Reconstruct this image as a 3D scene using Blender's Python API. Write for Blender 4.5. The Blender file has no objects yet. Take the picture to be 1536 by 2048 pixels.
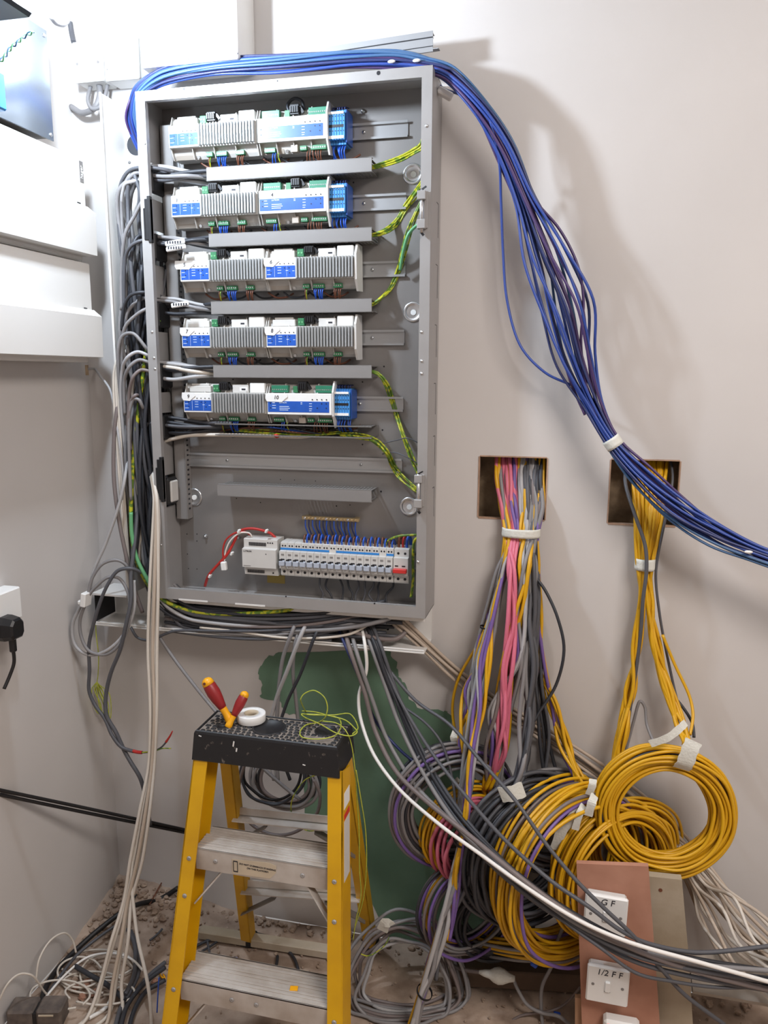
import bpy, bmesh, math, random
from mathutils import Vector, Matrix, noise
V = Vector
R_ = random.Random(7)
SC = bpy.context.scene
COL = SC.collection

# ------------------------------------------------------------ camera
CR = V((0.9722040077559924, 0.23410459190657557, 0.003795701706118093))
CU = V((-0.04473862227876859, 0.16983162212779776, 0.9844570461945196))
CF = V((-0.22982128487105755, 0.9572629002388511, -0.17558450058737982))
CP = V((0, -1.8, 1.5))
cam = bpy.data.objects.new('camera', bpy.data.cameras.new('camera'))
COL.objects.link(cam)
cam.matrix_world = Matrix(((CR.x, CU.x, -CF.x, CP.x), (CR.y, CU.y, -CF.y, CP.y), (CR.z, CU.z, -CF.z, CP.z), (0, 0, 0, 1)))
cam.data.sensor_fit = 'VERTICAL'; cam.data.sensor_height = 36; cam.data.sensor_width = 27
cam.data.lens = 36 * 1540 / 2048
cam.data.clip_start = 0.02
SC.camera = cam
SC.view_settings.view_transform = 'Standard'
SC.view_settings.look = 'None'
SC.view_settings.gamma = 1
SC.view_settings.use_curve_mapping = False
SC.view_settings.exposure = 0.0

# ------------------------------------------------------------ world and lights
w = bpy.data.worlds.new('world'); SC.world = w; w.use_nodes = True
w.node_tree.nodes['Background'].inputs[0].default_value = (1.0, 0.95, 0.92, 1)
w.node_tree.nodes['Background'].inputs[1].default_value = 0.32

def area(name, loc, target, sx, sy, energy, color):
    l = bpy.data.lights.new(name, 'AREA'); l.shape = 'RECTANGLE'; l.size = sx; l.size_y = sy
    l.energy = energy; l.color = color
    o = bpy.data.objects.new(name, l); COL.objects.link(o); o.location = loc
    o.rotation_euler = (V(target) - V(loc)).to_track_quat('-Z', 'Y').to_euler()
    return o
area('ceiling_light', (1.0, -1.7, 2.66), (0.7, -1.2, 0), 1.0, 0.7, 70, (1.0, 0.92, 0.87))
LAMP = V((-0.965, -0.50, 2.172))
wl = bpy.data.lights.new('work_light', 'POINT'); wl.energy = 50; wl.color = (0.76, 0.87, 1.0); wl.shadow_soft_size = 0.04
wlo = bpy.data.objects.new('work_light', wl); COL.objects.link(wlo); wlo.location = LAMP + V((0.02, -0.0, -0.0))

# ------------------------------------------------------------ unprojection of photo points onto real planes
def ray(x, y): return CF * 1540 + CR * (x - 768) - CU * (y - 1024)
def P(x, y, Y):
    d = ray(x, y); return CP + d * ((Y + 1.8) / d.y)
def PX(x, y, X):
    d = ray(x, y); return CP + d * (X / d.x)
def PZ(x, y, Z):
    d = ray(x, y); return CP + d * ((Z - 1.5) / d.z)

# ------------------------------------------------------------ materials
def lin(h):
    h = h.lstrip('#'); c = [int(h[i:i+2], 16) / 255 for i in (0, 2, 4)]
    return tuple(((v + 0.055) / 1.055) ** 2.4 if v > 0.04045 else v / 12.92 for v in c) + (1,)
MATS = {}
def mat(name, color, rough=0.5, metal=0.0, var=0.0, scale=20.0, bump=0.0, bscale=60.0, color2=None, emit=0.0, coat=0.0, thresh=None, detail=4.0):
    if name in MATS: return MATS[name]
    m = bpy.data.materials.new(name); m.use_nodes = True
    nt = m.node_tree; b = nt.nodes['Principled BSDF']
    c = lin(color)
    b.inputs['Base Color'].default_value = c
    b.inputs['Roughness'].default_value = rough
    b.inputs['Metallic'].default_value = metal
    if coat: b.inputs['Coat Weight'].default_value = coat
    tc = nt.nodes.new('ShaderNodeTexCoord')
    c2 = lin(color2) if color2 else tuple(max(0, v * (1 - var)) for v in c[:3]) + (1,)
    if var or color2:
        n = nt.nodes.new('ShaderNodeTexNoise'); n.inputs['Scale'].default_value = scale; n.inputs['Detail'].default_value = detail
        nt.links.new(tc.outputs['Object'], n.inputs['Vector'])
        r = nt.nodes.new('ShaderNodeValToRGB')
        lo, hi = thresh if thresh else (0.3, 0.7)
        r.color_ramp.elements[0].position = lo; r.color_ramp.elements[1].position = hi
        r.color_ramp.elements[0].color = c2; r.color_ramp.elements[1].color = c
        nt.links.new(n.outputs['Fac'], r.inputs['Fac'])
        nt.links.new(r.outputs['Color'], b.inputs['Base Color'])
    if bump:
        n2 = nt.nodes.new('ShaderNodeTexNoise'); n2.inputs['Scale'].default_value = bscale; n2.inputs['Detail'].default_value = 5
        nt.links.new(tc.outputs['Object'], n2.inputs['Vector'])
        bp = nt.nodes.new('ShaderNodeBump'); bp.inputs['Strength'].default_value = bump; bp.inputs['Distance'].default_value = 0.004
        nt.links.new(n2.outputs['Fac'], bp.inputs['Height'])
        nt.links.new(bp.outputs['Normal'], b.inputs['Normal'])
    if emit:
        b.inputs['Emission Color'].default_value = c; b.inputs['Emission Strength'].default_value = emit
    MATS[name] = m
    return m
M = {}
M['plaster'] = mat('painted plaster', '#cac6c3', 0.75, var=0.08, scale=2.2, bump=0.12, bscale=9)
M['ceil'] = mat('ceiling paint', '#d8d2cc', 0.8)
M['green'] = mat('green plasterboard', '#6d8b75', 0.8, color2='#577661', scale=6, bump=0.1, thresh=(0.25, 0.75))
M['greenlite'] = mat('dusty green plasterboard', '#6d8a76', 0.85, color2='#4d6a56', scale=9)
M['smear'] = mat('thin plaster smear', '#9c9086', 0.85, color2='#7d7b6c', scale=12)
M['brick'] = mat('dark cavity', '#c4ab8b', 0.95, color2='#6f5d4b', scale=18, bump=0.8, bscale=30)
M['cutedge'] = mat('cut plasterboard edge', '#b3937c', 0.9, var=0.3, scale=60)
M['floor'] = mat('dusty floor', '#b39f8e', 0.95, color2='#836f60', scale=14, bump=0.9, bscale=34, thresh=(0.3, 0.62), detail=8)
M['rubble'] = mat('plaster rubble', '#b09c8a', 0.95, color2='#806a59', scale=40, bump=0.6, bscale=120)
M['rubble_red'] = mat('brick fragments', '#a87c66', 0.95, var=0.3, scale=50)
M['white'] = mat('white plastic', '#e6e6e4', 0.42)
M['offwhite'] = mat('off white plastic', '#cbc9c5', 0.45, var=0.05, scale=30)
M['trunk'] = mat('white trunking plastic', '#dedcd8', 0.4)
M['cu'] = mat('white painted metal', '#dddbd7', 0.38)
M['steel'] = mat('galvanised steel', '#a7a5a4', 0.42, metal=0.35, var=0.08, scale=14, bump=0.03, bscale=12)
M['backplate'] = mat('galvanised back plate', '#918e8c', 0.38, metal=0.45, var=0.12, scale=5, bump=0.04, bscale=8)
M['bright'] = mat('bright zinc', '#d0d2d4', 0.25, metal=0.9)
M['rail'] = mat('zinc rail', '#b4b6b8', 0.32, metal=0.7)
M['brushed'] = mat('shiny brushed steel', '#b4bcc4', 0.22, metal=0.9, var=0.25, scale=4, bump=0.03, bscale=6)
M['duct'] = mat('grey cable duct', '#807d7b', 0.5)
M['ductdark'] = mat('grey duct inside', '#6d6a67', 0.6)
M['module'] = mat('light grey module plastic', '#b4b1ac', 0.5)
M['modlow'] = mat('shaded module plastic', '#a59b90', 0.5)  # darker copy of the module plastic, painting shade onto the lower shoulder
M['fin'] = mat('aluminium fins', '#b9bcbd', 0.35, metal=0.6)
M['findark'] = mat('dark heatsink base', '#55585a', 0.5, metal=0.5)
M['blue'] = mat('blue label', '#1d55b2', 0.4, var=0.15, scale=60)
M['bluestrip'] = mat('blue strip', '#2a7cc4', 0.4)
M['blueterm'] = mat('blue terminal plastic', '#3f86c8', 0.4)
M['blueterm2'] = mat('dark blue terminal plastic', '#1f4a94', 0.45)
M['gterm'] = mat('green terminal plastic', '#2f7049', 0.45)
M['gpcb'] = mat('green circuit board', '#2a7358', 0.4)
M['black'] = mat('black plastic', '#17171a', 0.4)
M['blackm'] = mat('matt black rubber', '#101013', 0.6)
M['dot'] = mat('black dots', '#16161c', 0.5)
M['ink'] = mat('black ink', '#26262e', 0.6)
M['wtext'] = mat('white print', '#dce8f4', 0.5)
M['tape'] = mat('masking tape', '#d9dad2', 0.6, var=0.08, scale=90, bump=0.3, bscale=180)
M['red'] = mat('red plastic', '#c8322e', 0.4)
M['toggle'] = mat('grey blue toggle', '#aeb6c4', 0.4)
M['capblack'] = None
M['yel_f'] = mat('yellow fibreglass', '#d2a008', 0.42, color2='#bb8a0c', scale=9, thresh=(0.2, 0.6))
M['alu'] = mat('dirty aluminium', '#d2cec9', 0.42, metal=0.3, color2='#aca196', scale=14, bump=0.1, bscale=40)
M['alud'] = mat('dull aluminium strip', '#87817a', 0.5, metal=0.4, var=0.2, scale=20)
M['handle_r'] = mat('red screwdriver grip', '#8c1f22', 0.42)
M['handle_y'] = mat('yellow screwdriver grip', '#eba60f', 0.4)
M['hardboard'] = mat('brown hardboard', '#b98973', 0.75, color2='#a2715c', scale=10, bump=0.1)
M['ply'] = mat('pale plywood', '#b08a6b', 0.8, var=0.2, scale=16)
M['greywood'] = mat('grey dusty board', '#b0a391', 0.85, color2='#958770', scale=8, bump=0.15)
M['greysheet'] = mat('pale grey sheet', '#a8a096', 0.8, color2='#8f877c', scale=7)
M['label_y'] = mat('old yellow label', '#a08a45', 0.6)
M['sticker'] = mat('cream sticker', '#cdbfa8', 0.6, var=0.15, scale=30)
M['brass'] = mat('brass terminal bar', '#c3ad84', 0.35, metal=0.7)
# cables
M['c_grey'] = mat('mid grey cable', '#807e7f', 0.48)
M['c_lgrey'] = mat('pale grey cable', '#a5a4a5', 0.48)
M['c_dgrey'] = mat('dark grey cable', '#505156', 0.5)
M['c_char'] = mat('charcoal cable', '#303238', 0.5)
M['c_black'] = mat('black cable', '#1c1b1d', 0.45)
M['c_white'] = mat('white cable', '#cdc5ba', 0.5)
M['c_pwhite'] = mat('bright white cable', '#e6e4e0', 0.45)
M['c_beige'] = mat('beige cable', '#b5a696', 0.55)
M['c_yel'] = mat('yellow cable', '#cf9d12', 0.42)
M['c_pink'] = mat('pink cable', '#cf6d84', 0.45)
M['c_pur'] = mat('purple cable', '#6f5694', 0.45)
M['c_blue'] = mat('blue cable', '#2b4591', 0.38)
M['c_navy'] = mat('navy cable', '#26305f', 0.4)
M['c_teal'] = mat('pale blue cable', '#40628a', 0.4)
M['c_vio'] = mat('violet cable', '#44305f', 0.4)
M['c_taupe'] = mat('brownish grey cable', '#746a68', 0.5)
M['w_blue'] = mat('blue wire', '#1f52b8', 0.4)
M['w_brown'] = mat('brown wire', '#6a3f2c', 0.45)
M['w_red'] = mat('red wire', '#b02a24', 0.4)
M['w_white'] = mat('white wire', '#ded8d2', 0.4)
M['w_gy'] = mat('green and yellow wire', '#b3b42a', 0.42, color2='#5f7f2c', scale=110, thresh=(0.46, 0.54), detail=0)
M['w_gy2'] = mat('thin green and yellow wire', '#b9bb42', 0.42, color2='#93a136', scale=120)
M['w_green'] = mat('pale green wire', '#63a472', 0.42)

def stripe_cap():
    m = bpy.data.materials.new('dusty black moulding'); m.use_nodes = True
    nt = m.node_tree; b = nt.nodes['Principled BSDF']; b.inputs['Roughness'].default_value = 0.5
    tc = nt.nodes.new('ShaderNodeTexCoord')
    n = nt.nodes.new('ShaderNodeTexNoise'); n.inputs['Scale'].default_value = 55; n.inputs['Detail'].default_value = 6
    nt.links.new(tc.outputs['Object'], n.inputs['Vector'])
    mr = nt.nodes.new('ShaderNodeValToRGB')
    mr.color_ramp.elements[0].position = 0.66; mr.color_ramp.elements[1].position = 0.76
    mr.color_ramp.elements[0].color = lin('#1b1b1e'); mr.color_ramp.elements[1].color = lin('#8f857b')
    nt.links.new(n.outputs['Fac'], mr.inputs['Fac'])
    nt.links.new(mr.outputs['Color'], b.inputs['Base Color'])
    return m
M['capblack'] = stripe_cap()
M['capdust'] = mat('plaster dust on black', '#8b8178', 0.9, color2='#6a635c', scale=70)

# ------------------------------------------------------------ mesh builder
ORG = {}
def tag(o, label=None, cat=None, group=None, kind=None):
    if label: o['label'] = label
    if cat: o['category'] = cat
    if group: o['group'] = group
    if kind: o['kind'] = kind
    return o
def thing(name, label, cat, loc, group=None):
    o = bpy.data.objects.new(name, None); COL.objects.link(o)
    o.empty_display_size = 0.02
    o.location = loc; ORG[o.name] = V(loc)
    return tag(o, label, cat, group)

def catmull(pts, step=7, closed=False):
    pts = [V(p) for p in pts]; n = len(pts)
    if n < 3: return pts
    out = []
    segs = n if closed else n - 1
    for i in range(segs):
        if closed: a, b, c, d = pts[(i-1) % n], pts[i], pts[(i+1) % n], pts[(i+2) % n]
        else: a, b, c, d = pts[max(i-1, 0)], pts[i], pts[i+1], pts[min(i+2, n-1)]
        # centripetal-ish: limit tangents by segment length
        L = (c - b).length
        t1 = (c - a); t2 = (d - b)
        t1 = t1.normalized() * min(t1.length * .5, L * 1.0) if t1.length > 1e-9 else t1
        t2 = t2.normalized() * min(t2.length * .5, L * 1.0) if t2.length > 1e-9 else t2
        for k in range(step):
            t = k / step; t_2 = t * t; t3 = t_2 * t
            out.append(b * (2*t3 - 3*t_2 + 1) + t1 * (t3 - 2*t_2 + t) + c * (-2*t3 + 3*t_2) + t2 * (t3 - t_2))
    if not closed: out.append(pts[-1])
    return out

class MB:
    def __init__(s): s.v = []; s.f = []; s.sm = []
    def add(s, vs, fs, smooth=False):
        o = len(s.v); s.v += [V(p) for p in vs]; s.f += [tuple(o + i for i in f) for f in fs]; s.sm += [smooth] * len(fs); return s
    def box(s, c, size, rot=None, bev=0.0):
        c = V(c); hx, hy, hz = [d / 2 for d in size]; b = min(bev, hx * .9, hy * .9, hz * .9)
        if b <= 0:
            vs = [V((x*hx, y*hy, z*hz)) for x in (-1, 1) for y in (-1, 1) for z in (-1, 1)]
            fs = [(0,1,3,2), (4,6,7,5), (0,4,5,1), (2,3,7,6), (0,2,6,4), (1,5,7,3)]
        else:
            vs = []; idx = {}
            for x in (-1, 1):
                for y in (-1, 1):
                    for z in (-1, 1):
                        for a in range(3):
                            p = [x*hx, y*hy, z*hz]
                            for q in range(3):
                                if q != a: p[q] -= (x, y, z)[q] * b
                            idx[(x, y, z, a)] = len(vs); vs.append(V(p))
            fs = []
            g = lambda k, a: idx[(k[0], k[1], k[2], a)]
            for a in range(3):
                o1, o2 = [q for q in range(3) if q != a]
                for sg in (-1, 1):
                    ks = []
                    for p, q in ((-1,-1), (1,-1), (1,1), (-1,1)):
                        k = [0,0,0]; k[a] = sg; k[o1] = p; k[o2] = q; ks.append(g(k, a))
                    fs.append(tuple(ks))
                for p in (-1, 1):
                    for q in (-1, 1):
                        k1 = [0,0,0]; k2 = [0,0,0]
                        k1[a] = -1; k2[a] = 1; k1[o1] = k2[o1] = p; k1[o2] = k2[o2] = q
                        fs.append((g(k1, o1), g(k2, o1), g(k2, o2), g(k1, o2)))
            for x in (-1, 1):
                for y in (-1, 1):
                    for z in (-1, 1): fs.append(tuple(idx[(x, y, z, a)] for a in range(3)))
        if rot is not None: vs = [rot @ p for p in vs]
        return s.add([c + p for p in vs], fs)
    def bb(s, x0, x1, y0, y1, z0, z1, bev=0.0):
        return s.box(((x0+x1)/2, (y0+y1)/2, (z0+z1)/2), (abs(x1-x0), abs(y1-y0), abs(z1-z0)), None, bev)
    def bar(s, p, q, w, h, up=(0, 0, 1), bev=0.0):
        p, q = V(p), V(q); d = q - p; L = d.length; d.normalize()
        x = V(up).cross(d).normalized(); z = d.cross(x)
        rot = Matrix((x, d, z)).transposed()
        return s.box((p + q) / 2, (w, L, h), rot, bev)
    def ring_loft(s, rings, closed=False, caps=True, smooth=True):
        n = len(rings[0]); vs = [p for r in rings for p in r]; fs = []
        m = len(rings)
        for i in range(m if closed else m - 1):
            for k in range(n):
                a = i*n + k; b = i*n + (k+1) % n; c = ((i+1) % m)*n + (k+1) % n; d = ((i+1) % m)*n + k
                fs.append((a, b, c, d))
        s.add(vs, fs, smooth)
        if caps and not closed:
            o = len(s.v) - len(vs)
            s.f.append(tuple(o + k for k in range(n))[::-1]); s.sm.append(False)
            s.f.append(tuple(o + (m-1)*n + k for k in range(n))); s.sm.append(False)
        return s
    def tube(s, pts, r, n=8, smooth_pts=True, step=7, closed=False, flat=1.0, taper=None):
        if smooth_pts: pts = catmull(pts, step, closed)
        pts = [V(p) for p in pts]; m = len(pts); rings = []
        t = (pts[1] - pts[0]).normalized()
        ref = V((0, 1, 0)) if abs(t.y) < 0.9 else V((1, 0, 0))
        nrm = (ref - t * ref.dot(t)).normalized()
        for i in range(m):
            if closed: tt = pts[(i+1) % m] - pts[i-1]
            else: tt = pts[min(i+1, m-1)] - pts[max(i-1, 0)]
            if tt.length > 1e-9: t = tt.normalized()
            nrm = (nrm - t * nrm.dot(t))
            nrm = nrm.normalized() if nrm.length > 1e-6 else t.orthogonal().normalized()
            b = t.cross(nrm); rr = r if taper is None else r * taper(i / (m-1))
            rings.append([pts[i] + nrm * (rr * flat * math.cos(2*math.pi*k/n)) + b * (rr * math.sin(2*math.pi*k/n)) for k in range(n)])
        return s.ring_loft(rings, closed)
    def cyl(s, p, q, r1, r2=None, n=16, smooth=True):
        p, q = V(p), V(q); r2 = r1 if r2 is None else r2; d = (q - p).normalized(); a = d.orthogonal().normalized(); b = d.cross(a)
        return s.ring_loft([[c + a*(r*math.cos(2*math.pi*k/n)) + b*(r*math.sin(2*math.pi*k/n)) for k in range(n)] for c, r in ((p, r1), (q, r2))], False, True, smooth)
    def lathe(s, p, axis, prof, n=20, closed=False):
        p = V(p); d = V(axis).normalized(); a = d.orthogonal().normalized(); b = d.cross(a)
        return s.ring_loft([[p + d*h + a*(r*math.cos(2*math.pi*k/n)) + b*(r*math.sin(2*math.pi*k/n)) for k in range(n)] for h, r in prof], closed, not closed)
    def prism(s, poly, ext):
        """poly: list of 3D points (planar), ext: extrusion vector"""
        n = len(poly); vs = [V(p) for p in poly] + [V(p) + V(ext) for p in poly]
        fs = [tuple(range(n)), tuple(range(2*n-1, n-1, -1))] + [(i, (i+1) % n, n + (i+1) % n, n + i) for i in range(n)]
        return s.add(vs, fs)
    def sphere(s, c, r, n=10, m=6, sq=(1, 1, 1)):
        c = V(c)
        rings = []
        for i in range(1, m):
            th = math.pi * i / m
            rings.append([c + V((r*sq[0]*math.sin(th)*math.cos(2*math.pi*k/n), r*sq[1]*math.sin(th)*math.sin(2*math.pi*k/n), r*sq[2]*math.cos(th))) for k in range(n)])
        return s.ring_loft(rings)
    def build(s, name, m, parent=None, label=None):
        if parent is not None: org = ORG[parent.name]
        else:
            xs = [p.x for p in s.v]; ys = [p.y for p in s.v]; zs = [p.z for p in s.v]
            org = V(((min(xs)+max(xs))/2, (min(ys)+max(ys))/2, min(zs)))
        me = bpy.data.meshes.new(name)
        me.from_pydata([p - org for p in s.v], [], s.f)
        me.polygons.foreach_set('use_smooth', s.sm)
        me.materials.append(m)
        bm = bmesh.new(); bm.from_mesh(me); bmesh.ops.recalc_face_normals(bm, faces=bm.faces); bm.to_mesh(me); bm.free()
        o = bpy.data.objects.new(name, me); COL.objects.link(o)
        if parent is not None: o.parent = parent
        else: o.location = org
        ORG[o.name] = org
        if label: o['label'] = label
        return o
def kids(o): return [c for c in bpy.data.objects if c.parent == o]
def copy_tree(o, loc=None, skip=(), label=None, group=None):
    kd = {}
    for c in bpy.data.objects:
        if c.parent is not None: kd.setdefault(c.parent.name, []).append(c)
    def rec(a, par):
        c = a.copy(); COL.objects.link(c); c.parent = par
        for ch in kd.get(a.name, []):
            if ch.name.split('.')[0] in skip: continue
            rec(ch, c)
        return c
    c = rec(o, None)
    if loc is not None: c.location = loc
    ORG[c.name] = V(c.location)
    if label: c['label'] = label
    if group: c['group'] = group
    return c
FONTC = {}
def text(s, size, loc, rot, m, parent, name='lettering', shear=0.0, label=None, align='CENTER', thick=0.0003):
    cu = bpy.data.curves.new('t', 'FONT'); cu.body = s; cu.size = size; cu.align_x = align; cu.align_y = 'CENTER'; cu.extrude = thick; cu.shear = shear
    cu.resolution_u = 3
    t = bpy.data.objects.new('t', cu); COL.objects.link(t)
    bpy.context.view_layer.update()
    me = bpy.data.meshes.new_from_object(t.evaluated_get(bpy.context.evaluated_depsgraph_get()))
    COL.objects.unlink(t); bpy.data.objects.remove(t); bpy.data.curves.remove(cu)
    mw = Matrix.Translation(V(loc)) @ rot.to_4x4()
    org = ORG[parent.name]
    for v in me.vertices: v.co = mw @ v.co - org
    me.materials.clear(); me.materials.append(m)
    o = bpy.data.objects.new(name, me); COL.objects.link(o); o.parent = parent
    ORG[o.name] = org
    if label: o['label'] = label
    return o
RF = Matrix.Rotation(math.pi/2, 3, 'X')          # lettering that faces the room from the back wall
RL = Matrix(((0, 0, 1), (1, 0, 0), (0, 1, 0)))     # lettering on the left wall, facing +X

def struct(name, mb, m):
    return tag(mb.build(name, m), kind='structure')

CN = {'c_grey': 'mid grey', 'c_lgrey': 'pale grey', 'c_dgrey': 'dark grey', 'c_char': 'charcoal', 'c_black': 'black', 'c_white': 'white', 'c_pwhite': 'bright white', 'c_beige': 'beige',
      'c_yel': 'yellow', 'c_pink': 'pink', 'c_pur': 'purple', 'c_blue': 'blue', 'c_navy': 'navy', 'c_teal': 'pale blue', 'c_vio': 'violet', 'c_taupe': 'brownish grey', 'w_brown': 'brown', 'w_blue': 'blue', 'w_red': 'red'}
# ============================================================ THE SETTING
def wall_with_holes(name, x0, x1, z0, z1, holes, y, th, m):
    xs = sorted({x0, x1} | {h[0] for h in holes} | {h[1] for h in holes})
    zs = sorted({z0, z1} | {h[2] for h in holes} | {h[3] for h in holes})
    b = MB()
    inh = lambda x, z: any(h[0] < x < h[1] and h[2] < z < h[3] for h in holes)
    for i in range(len(xs)-1):
        for k in range(len(zs)-1):
            cx, cz = (xs[i]+xs[i+1])/2, (zs[k]+zs[k+1])/2
            if inh(cx, cz): continue
            b.add([(xs[i], y, zs[k]), (xs[i+1], y, zs[k]), (xs[i+1], y, zs[k+1]), (xs[i], y, zs[k+1])], [(0, 1, 2, 3)])
    o = struct(name, b, m)
    return o
H1 = (P(960, 912, 0).x, P(1094, 914, 0).x, P(958, 1034, 0).z, P(962, 913, 0).z)
H2 = (P(1223, 918, 0).x, P(1360, 921, 0).x, P(1218, 1046, 0).z, P(1225, 919, 0).z)
XL = -1.225
wall_with_holes('wall_back', XL, 2.4, 0, 2.7, [H1, H2], 0.0, 0.012, M['plaster'])
for i, h in enumerate((H1, H2)):
    b = MB()
    e = 0.0125
    for (a0, a1, c0, c1) in ((h[0]-.003, h[0], h[2], h[3]), (h[1], h[1]+.003, h[2], h[3]), (h[0], h[1], h[2]-.003, h[2]), (h[0], h[1], h[3], h[3]+.003)):
        b.bb(a0, a1, -0.0015, e, c0, c1)
    struct('trim_%d' % (i+1), b, M['cutedge'])
b = MB(); b.bb(XL, 2.4, 0.088, 0.10, 0, 2.7); struct('wall_cavity', b, M['brick'])
b = MB(); b.bb(XL-.05, XL, -3.2, 0.1, 0, 2.7); struct('wall_left', b, M['plaster'])
b = MB(); b.bb(2.4, 2.45, -3.2, 0.1, 0, 2.7); struct('wall_right', b, M['plaster'])
b = MB(); b.bb(XL, 2.4, -3.25, -3.2, 0, 2.7); struct('wall_front', b, M['plaster'])
b = MB(); b.bb(XL, 2.4, -3.2, 0.1, 2.7, 2.75); struct('ceiling', b, M['ceil'])
# floor: a subdivided sheet heaped up with dust in the corner
b = MB(); nx, ny = 120, 90
vs = []
for j in range(ny+1):
    for i in range(nx+1):
        x = XL + 3.65 * (i/nx) ** 1.35; y = -3.2 + 3.2 * (1 - (1 - j/ny) ** 1.6)
        heap = max(0, 1 - math.hypot((x+1.2)/.42, (y-.02)/.32))
        zz = 0.065 * heap ** 1.3 + 0.006 * noise.noise(V((x*14, y*14, 0))) + 0.012 * heap * noise.noise(V((x*40, y*40, 1)))
        vs.append((x, y, zz - .003))
fs = [(j*(nx+1)+i, j*(nx+1)+i+1, (j+1)*(nx+1)+i+1, (j+1)*(nx+1)+i) for j in range(ny) for i in range(nx)]
b.add(vs, fs, True); struct('floor', b, M['floor'])
def fz(x, y):
    heap = max(0, 1 - math.hypot((x+1.2)/.42, (y-.02)/.32))
    return 0.065 * heap ** 1.3

# exposed green moisture board where the skim coat stops
def ragged(pts, amp, sub, seed):
    rr = random.Random(seed); out = []
    for i in range(len(pts)):
        a, c = V(pts[i]), V(pts[(i+1) % len(pts)])
        for k in range(sub):
            p = a.lerp(c, k/sub)
            out.append(p + V((rr.uniform(-amp, amp), 0, rr.uniform(-amp, amp))))
    return out
gp = [(558, 1305), (528, 1318), (515, 1345), (524, 1372), (520, 1395), (560, 1405), (566, 1425), (600, 1432), (605, 1500), (612, 1660), (655, 1665), (720, 1760), (790, 1895),
      (850, 1902), (960, 1905), (985, 1880), (990, 1600), (900, 1500), (905, 1432), (885, 1422), (835, 1415), (820, 1400), (812, 1370), (795, 1352), (795, 1325), (775, 1300)]
poly = ragged([P(x, y, -0.0012) for x, y in gp], 0.0035, 5, 3)
b = MB(); b.prism(poly, (0, 0.001, 0)); struct('trim_3', b, M['green'])
for k, (pl, mm) in enumerate(((((770, 1770), (800, 1740), (850, 1800), (880, 1850), (845, 1860), (800, 1850)), 'greenlite'),
                              (((735, 1560), (770, 1580), (800, 1760), (760, 1790), (745, 1700)), 'greenlite'),
                              (((520, 1372), (545, 1372), (560, 1400), (600, 1405), (600, 1430), (560, 1424), (520, 1396)), 'smear'))):
    pass
# skirting debris line


# ============================================================ METAL ENCLOSURE
EX0, EX1, EZ0, EZ1, EY = -0.980, -0.3045, 0.9465, 2.1215, -0.12
FO = (-0.957, -0.327, 0.9735, 2.1000)     # front opening
enc = thing('metal_enclosure', 'large open galvanised steel control enclosure fixed to the wall, full of dimmer modules', 'electrical enclosure', ((EX0+EX1)/2, -0.06, EZ0))
b = MB(); b.bb(EX0+.002, EX1-.002, -0.006, -0.002, EZ0+.002, EZ1-.002)
b.build('back_plate', M['backplate'], enc)
t_ = 0.0018
b = MB()
b.bb(EX0, EX1, EY, -.002, EZ1-t_, EZ1); b.bb(EX0, EX1, EY, -.002, EZ0, EZ0+t_)
b.bb(EX1-t_, EX1, EY, -.002, EZ0, EZ1)
rowz = [1.950, 1.806, 1.650, 1.505, 1.385]
# left side: opened with cable entries beside each duct
gaps = [(1.955, 2.045, 1)] 
ent = [(1.905, 1.985), (1.755, 1.835), (1.60, 1.68), (1.455, 1.53), (1.335, 1.405), (1.17, 1.25)]
zc = EZ0
for a, c in sorted(ent):
    b.bb(EX0, EX0+t_, EY, -.002, zc, a); b.bb(EX0, EX0+t_, EY, -.100, a, c); b.bb(EX0, EX0+t_, -.022, -.002, a, c); zc = c
b.bb(EX0, EX0+t_, EY, -.002, zc, EZ1)
b.build('side_panels', M['steel'], enc)
b = MB(); fy0, fy1 = EY-.0012, EY+.001
def mitre(pts): b.prism([(x, fy0, z) for x, z in pts], (0, .002, 0))
mitre([(EX0, EZ1), (EX1, EZ1), (FO[1], FO[3]), (FO[0], FO[3])])
mitre([(EX0, EZ0), (FO[0], FO[2]), (FO[1], FO[2]), (EX1, EZ0)])
mitre([(EX0, EZ1), (FO[0], FO[3]), (FO[0], FO[2]), (EX0, EZ0)])
mitre([(EX1, EZ1), (EX1, EZ0), (FO[1], FO[2]), (FO[1], FO[3])])
# return lips
b.bb(FO[0]-.001, FO[0], EY, EY+.012, FO[2], FO[3]); b.bb(FO[1], FO[1]+.001, EY, EY+.012, FO[2], FO[3])
b.bb(FO[0], FO[1], EY, EY+.012, FO[3], FO[3]+.001); b.bb(FO[0], FO[1], EY, EY+.012, FO[2]-.001, FO[2])
b.build('front_frame', M['steel'], enc)
# rivets on the frame
for (x, y) in ((853, 252), (843, 664), (843, 722), (843, 747), (836, 1124), (290, 287), (304, 664), (308, 716), (310, 738), (322, 1090)):
    p = P(x, y, fy0); b = MB(); b.lathe(p, (0, -1, 0), [(-.001, .0038), (.0008, .0034), (.002, .0018), (.0023, .0002)], 12)
    b.build('rivet', M['bright'], enc)
for (x, y, r) in ((757, 146, .0042), (555, 162, .0018), (368, 178, .0026), (572, 1193, .002), (749, 1207, .002)):
    p = P(x, y, fy0); b = MB(); b.cyl(p, p + V((0, -.0004, 0)), r, n=14); b.build('screw_hole', M['dot'], enc)
for (xa, ya, xb, yb) in ((357, 1190, 415, 1194), (470, 1197, 530, 1204)):
    a, c = P(xa, ya, fy0), P(xb, yb, fy0)
    b = MB(); b.bb(a.x, c.x, fy0-.0005, fy0, EZ0-.001, EZ0+.003); b.build('bright_slot', M['white'], enc)
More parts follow.
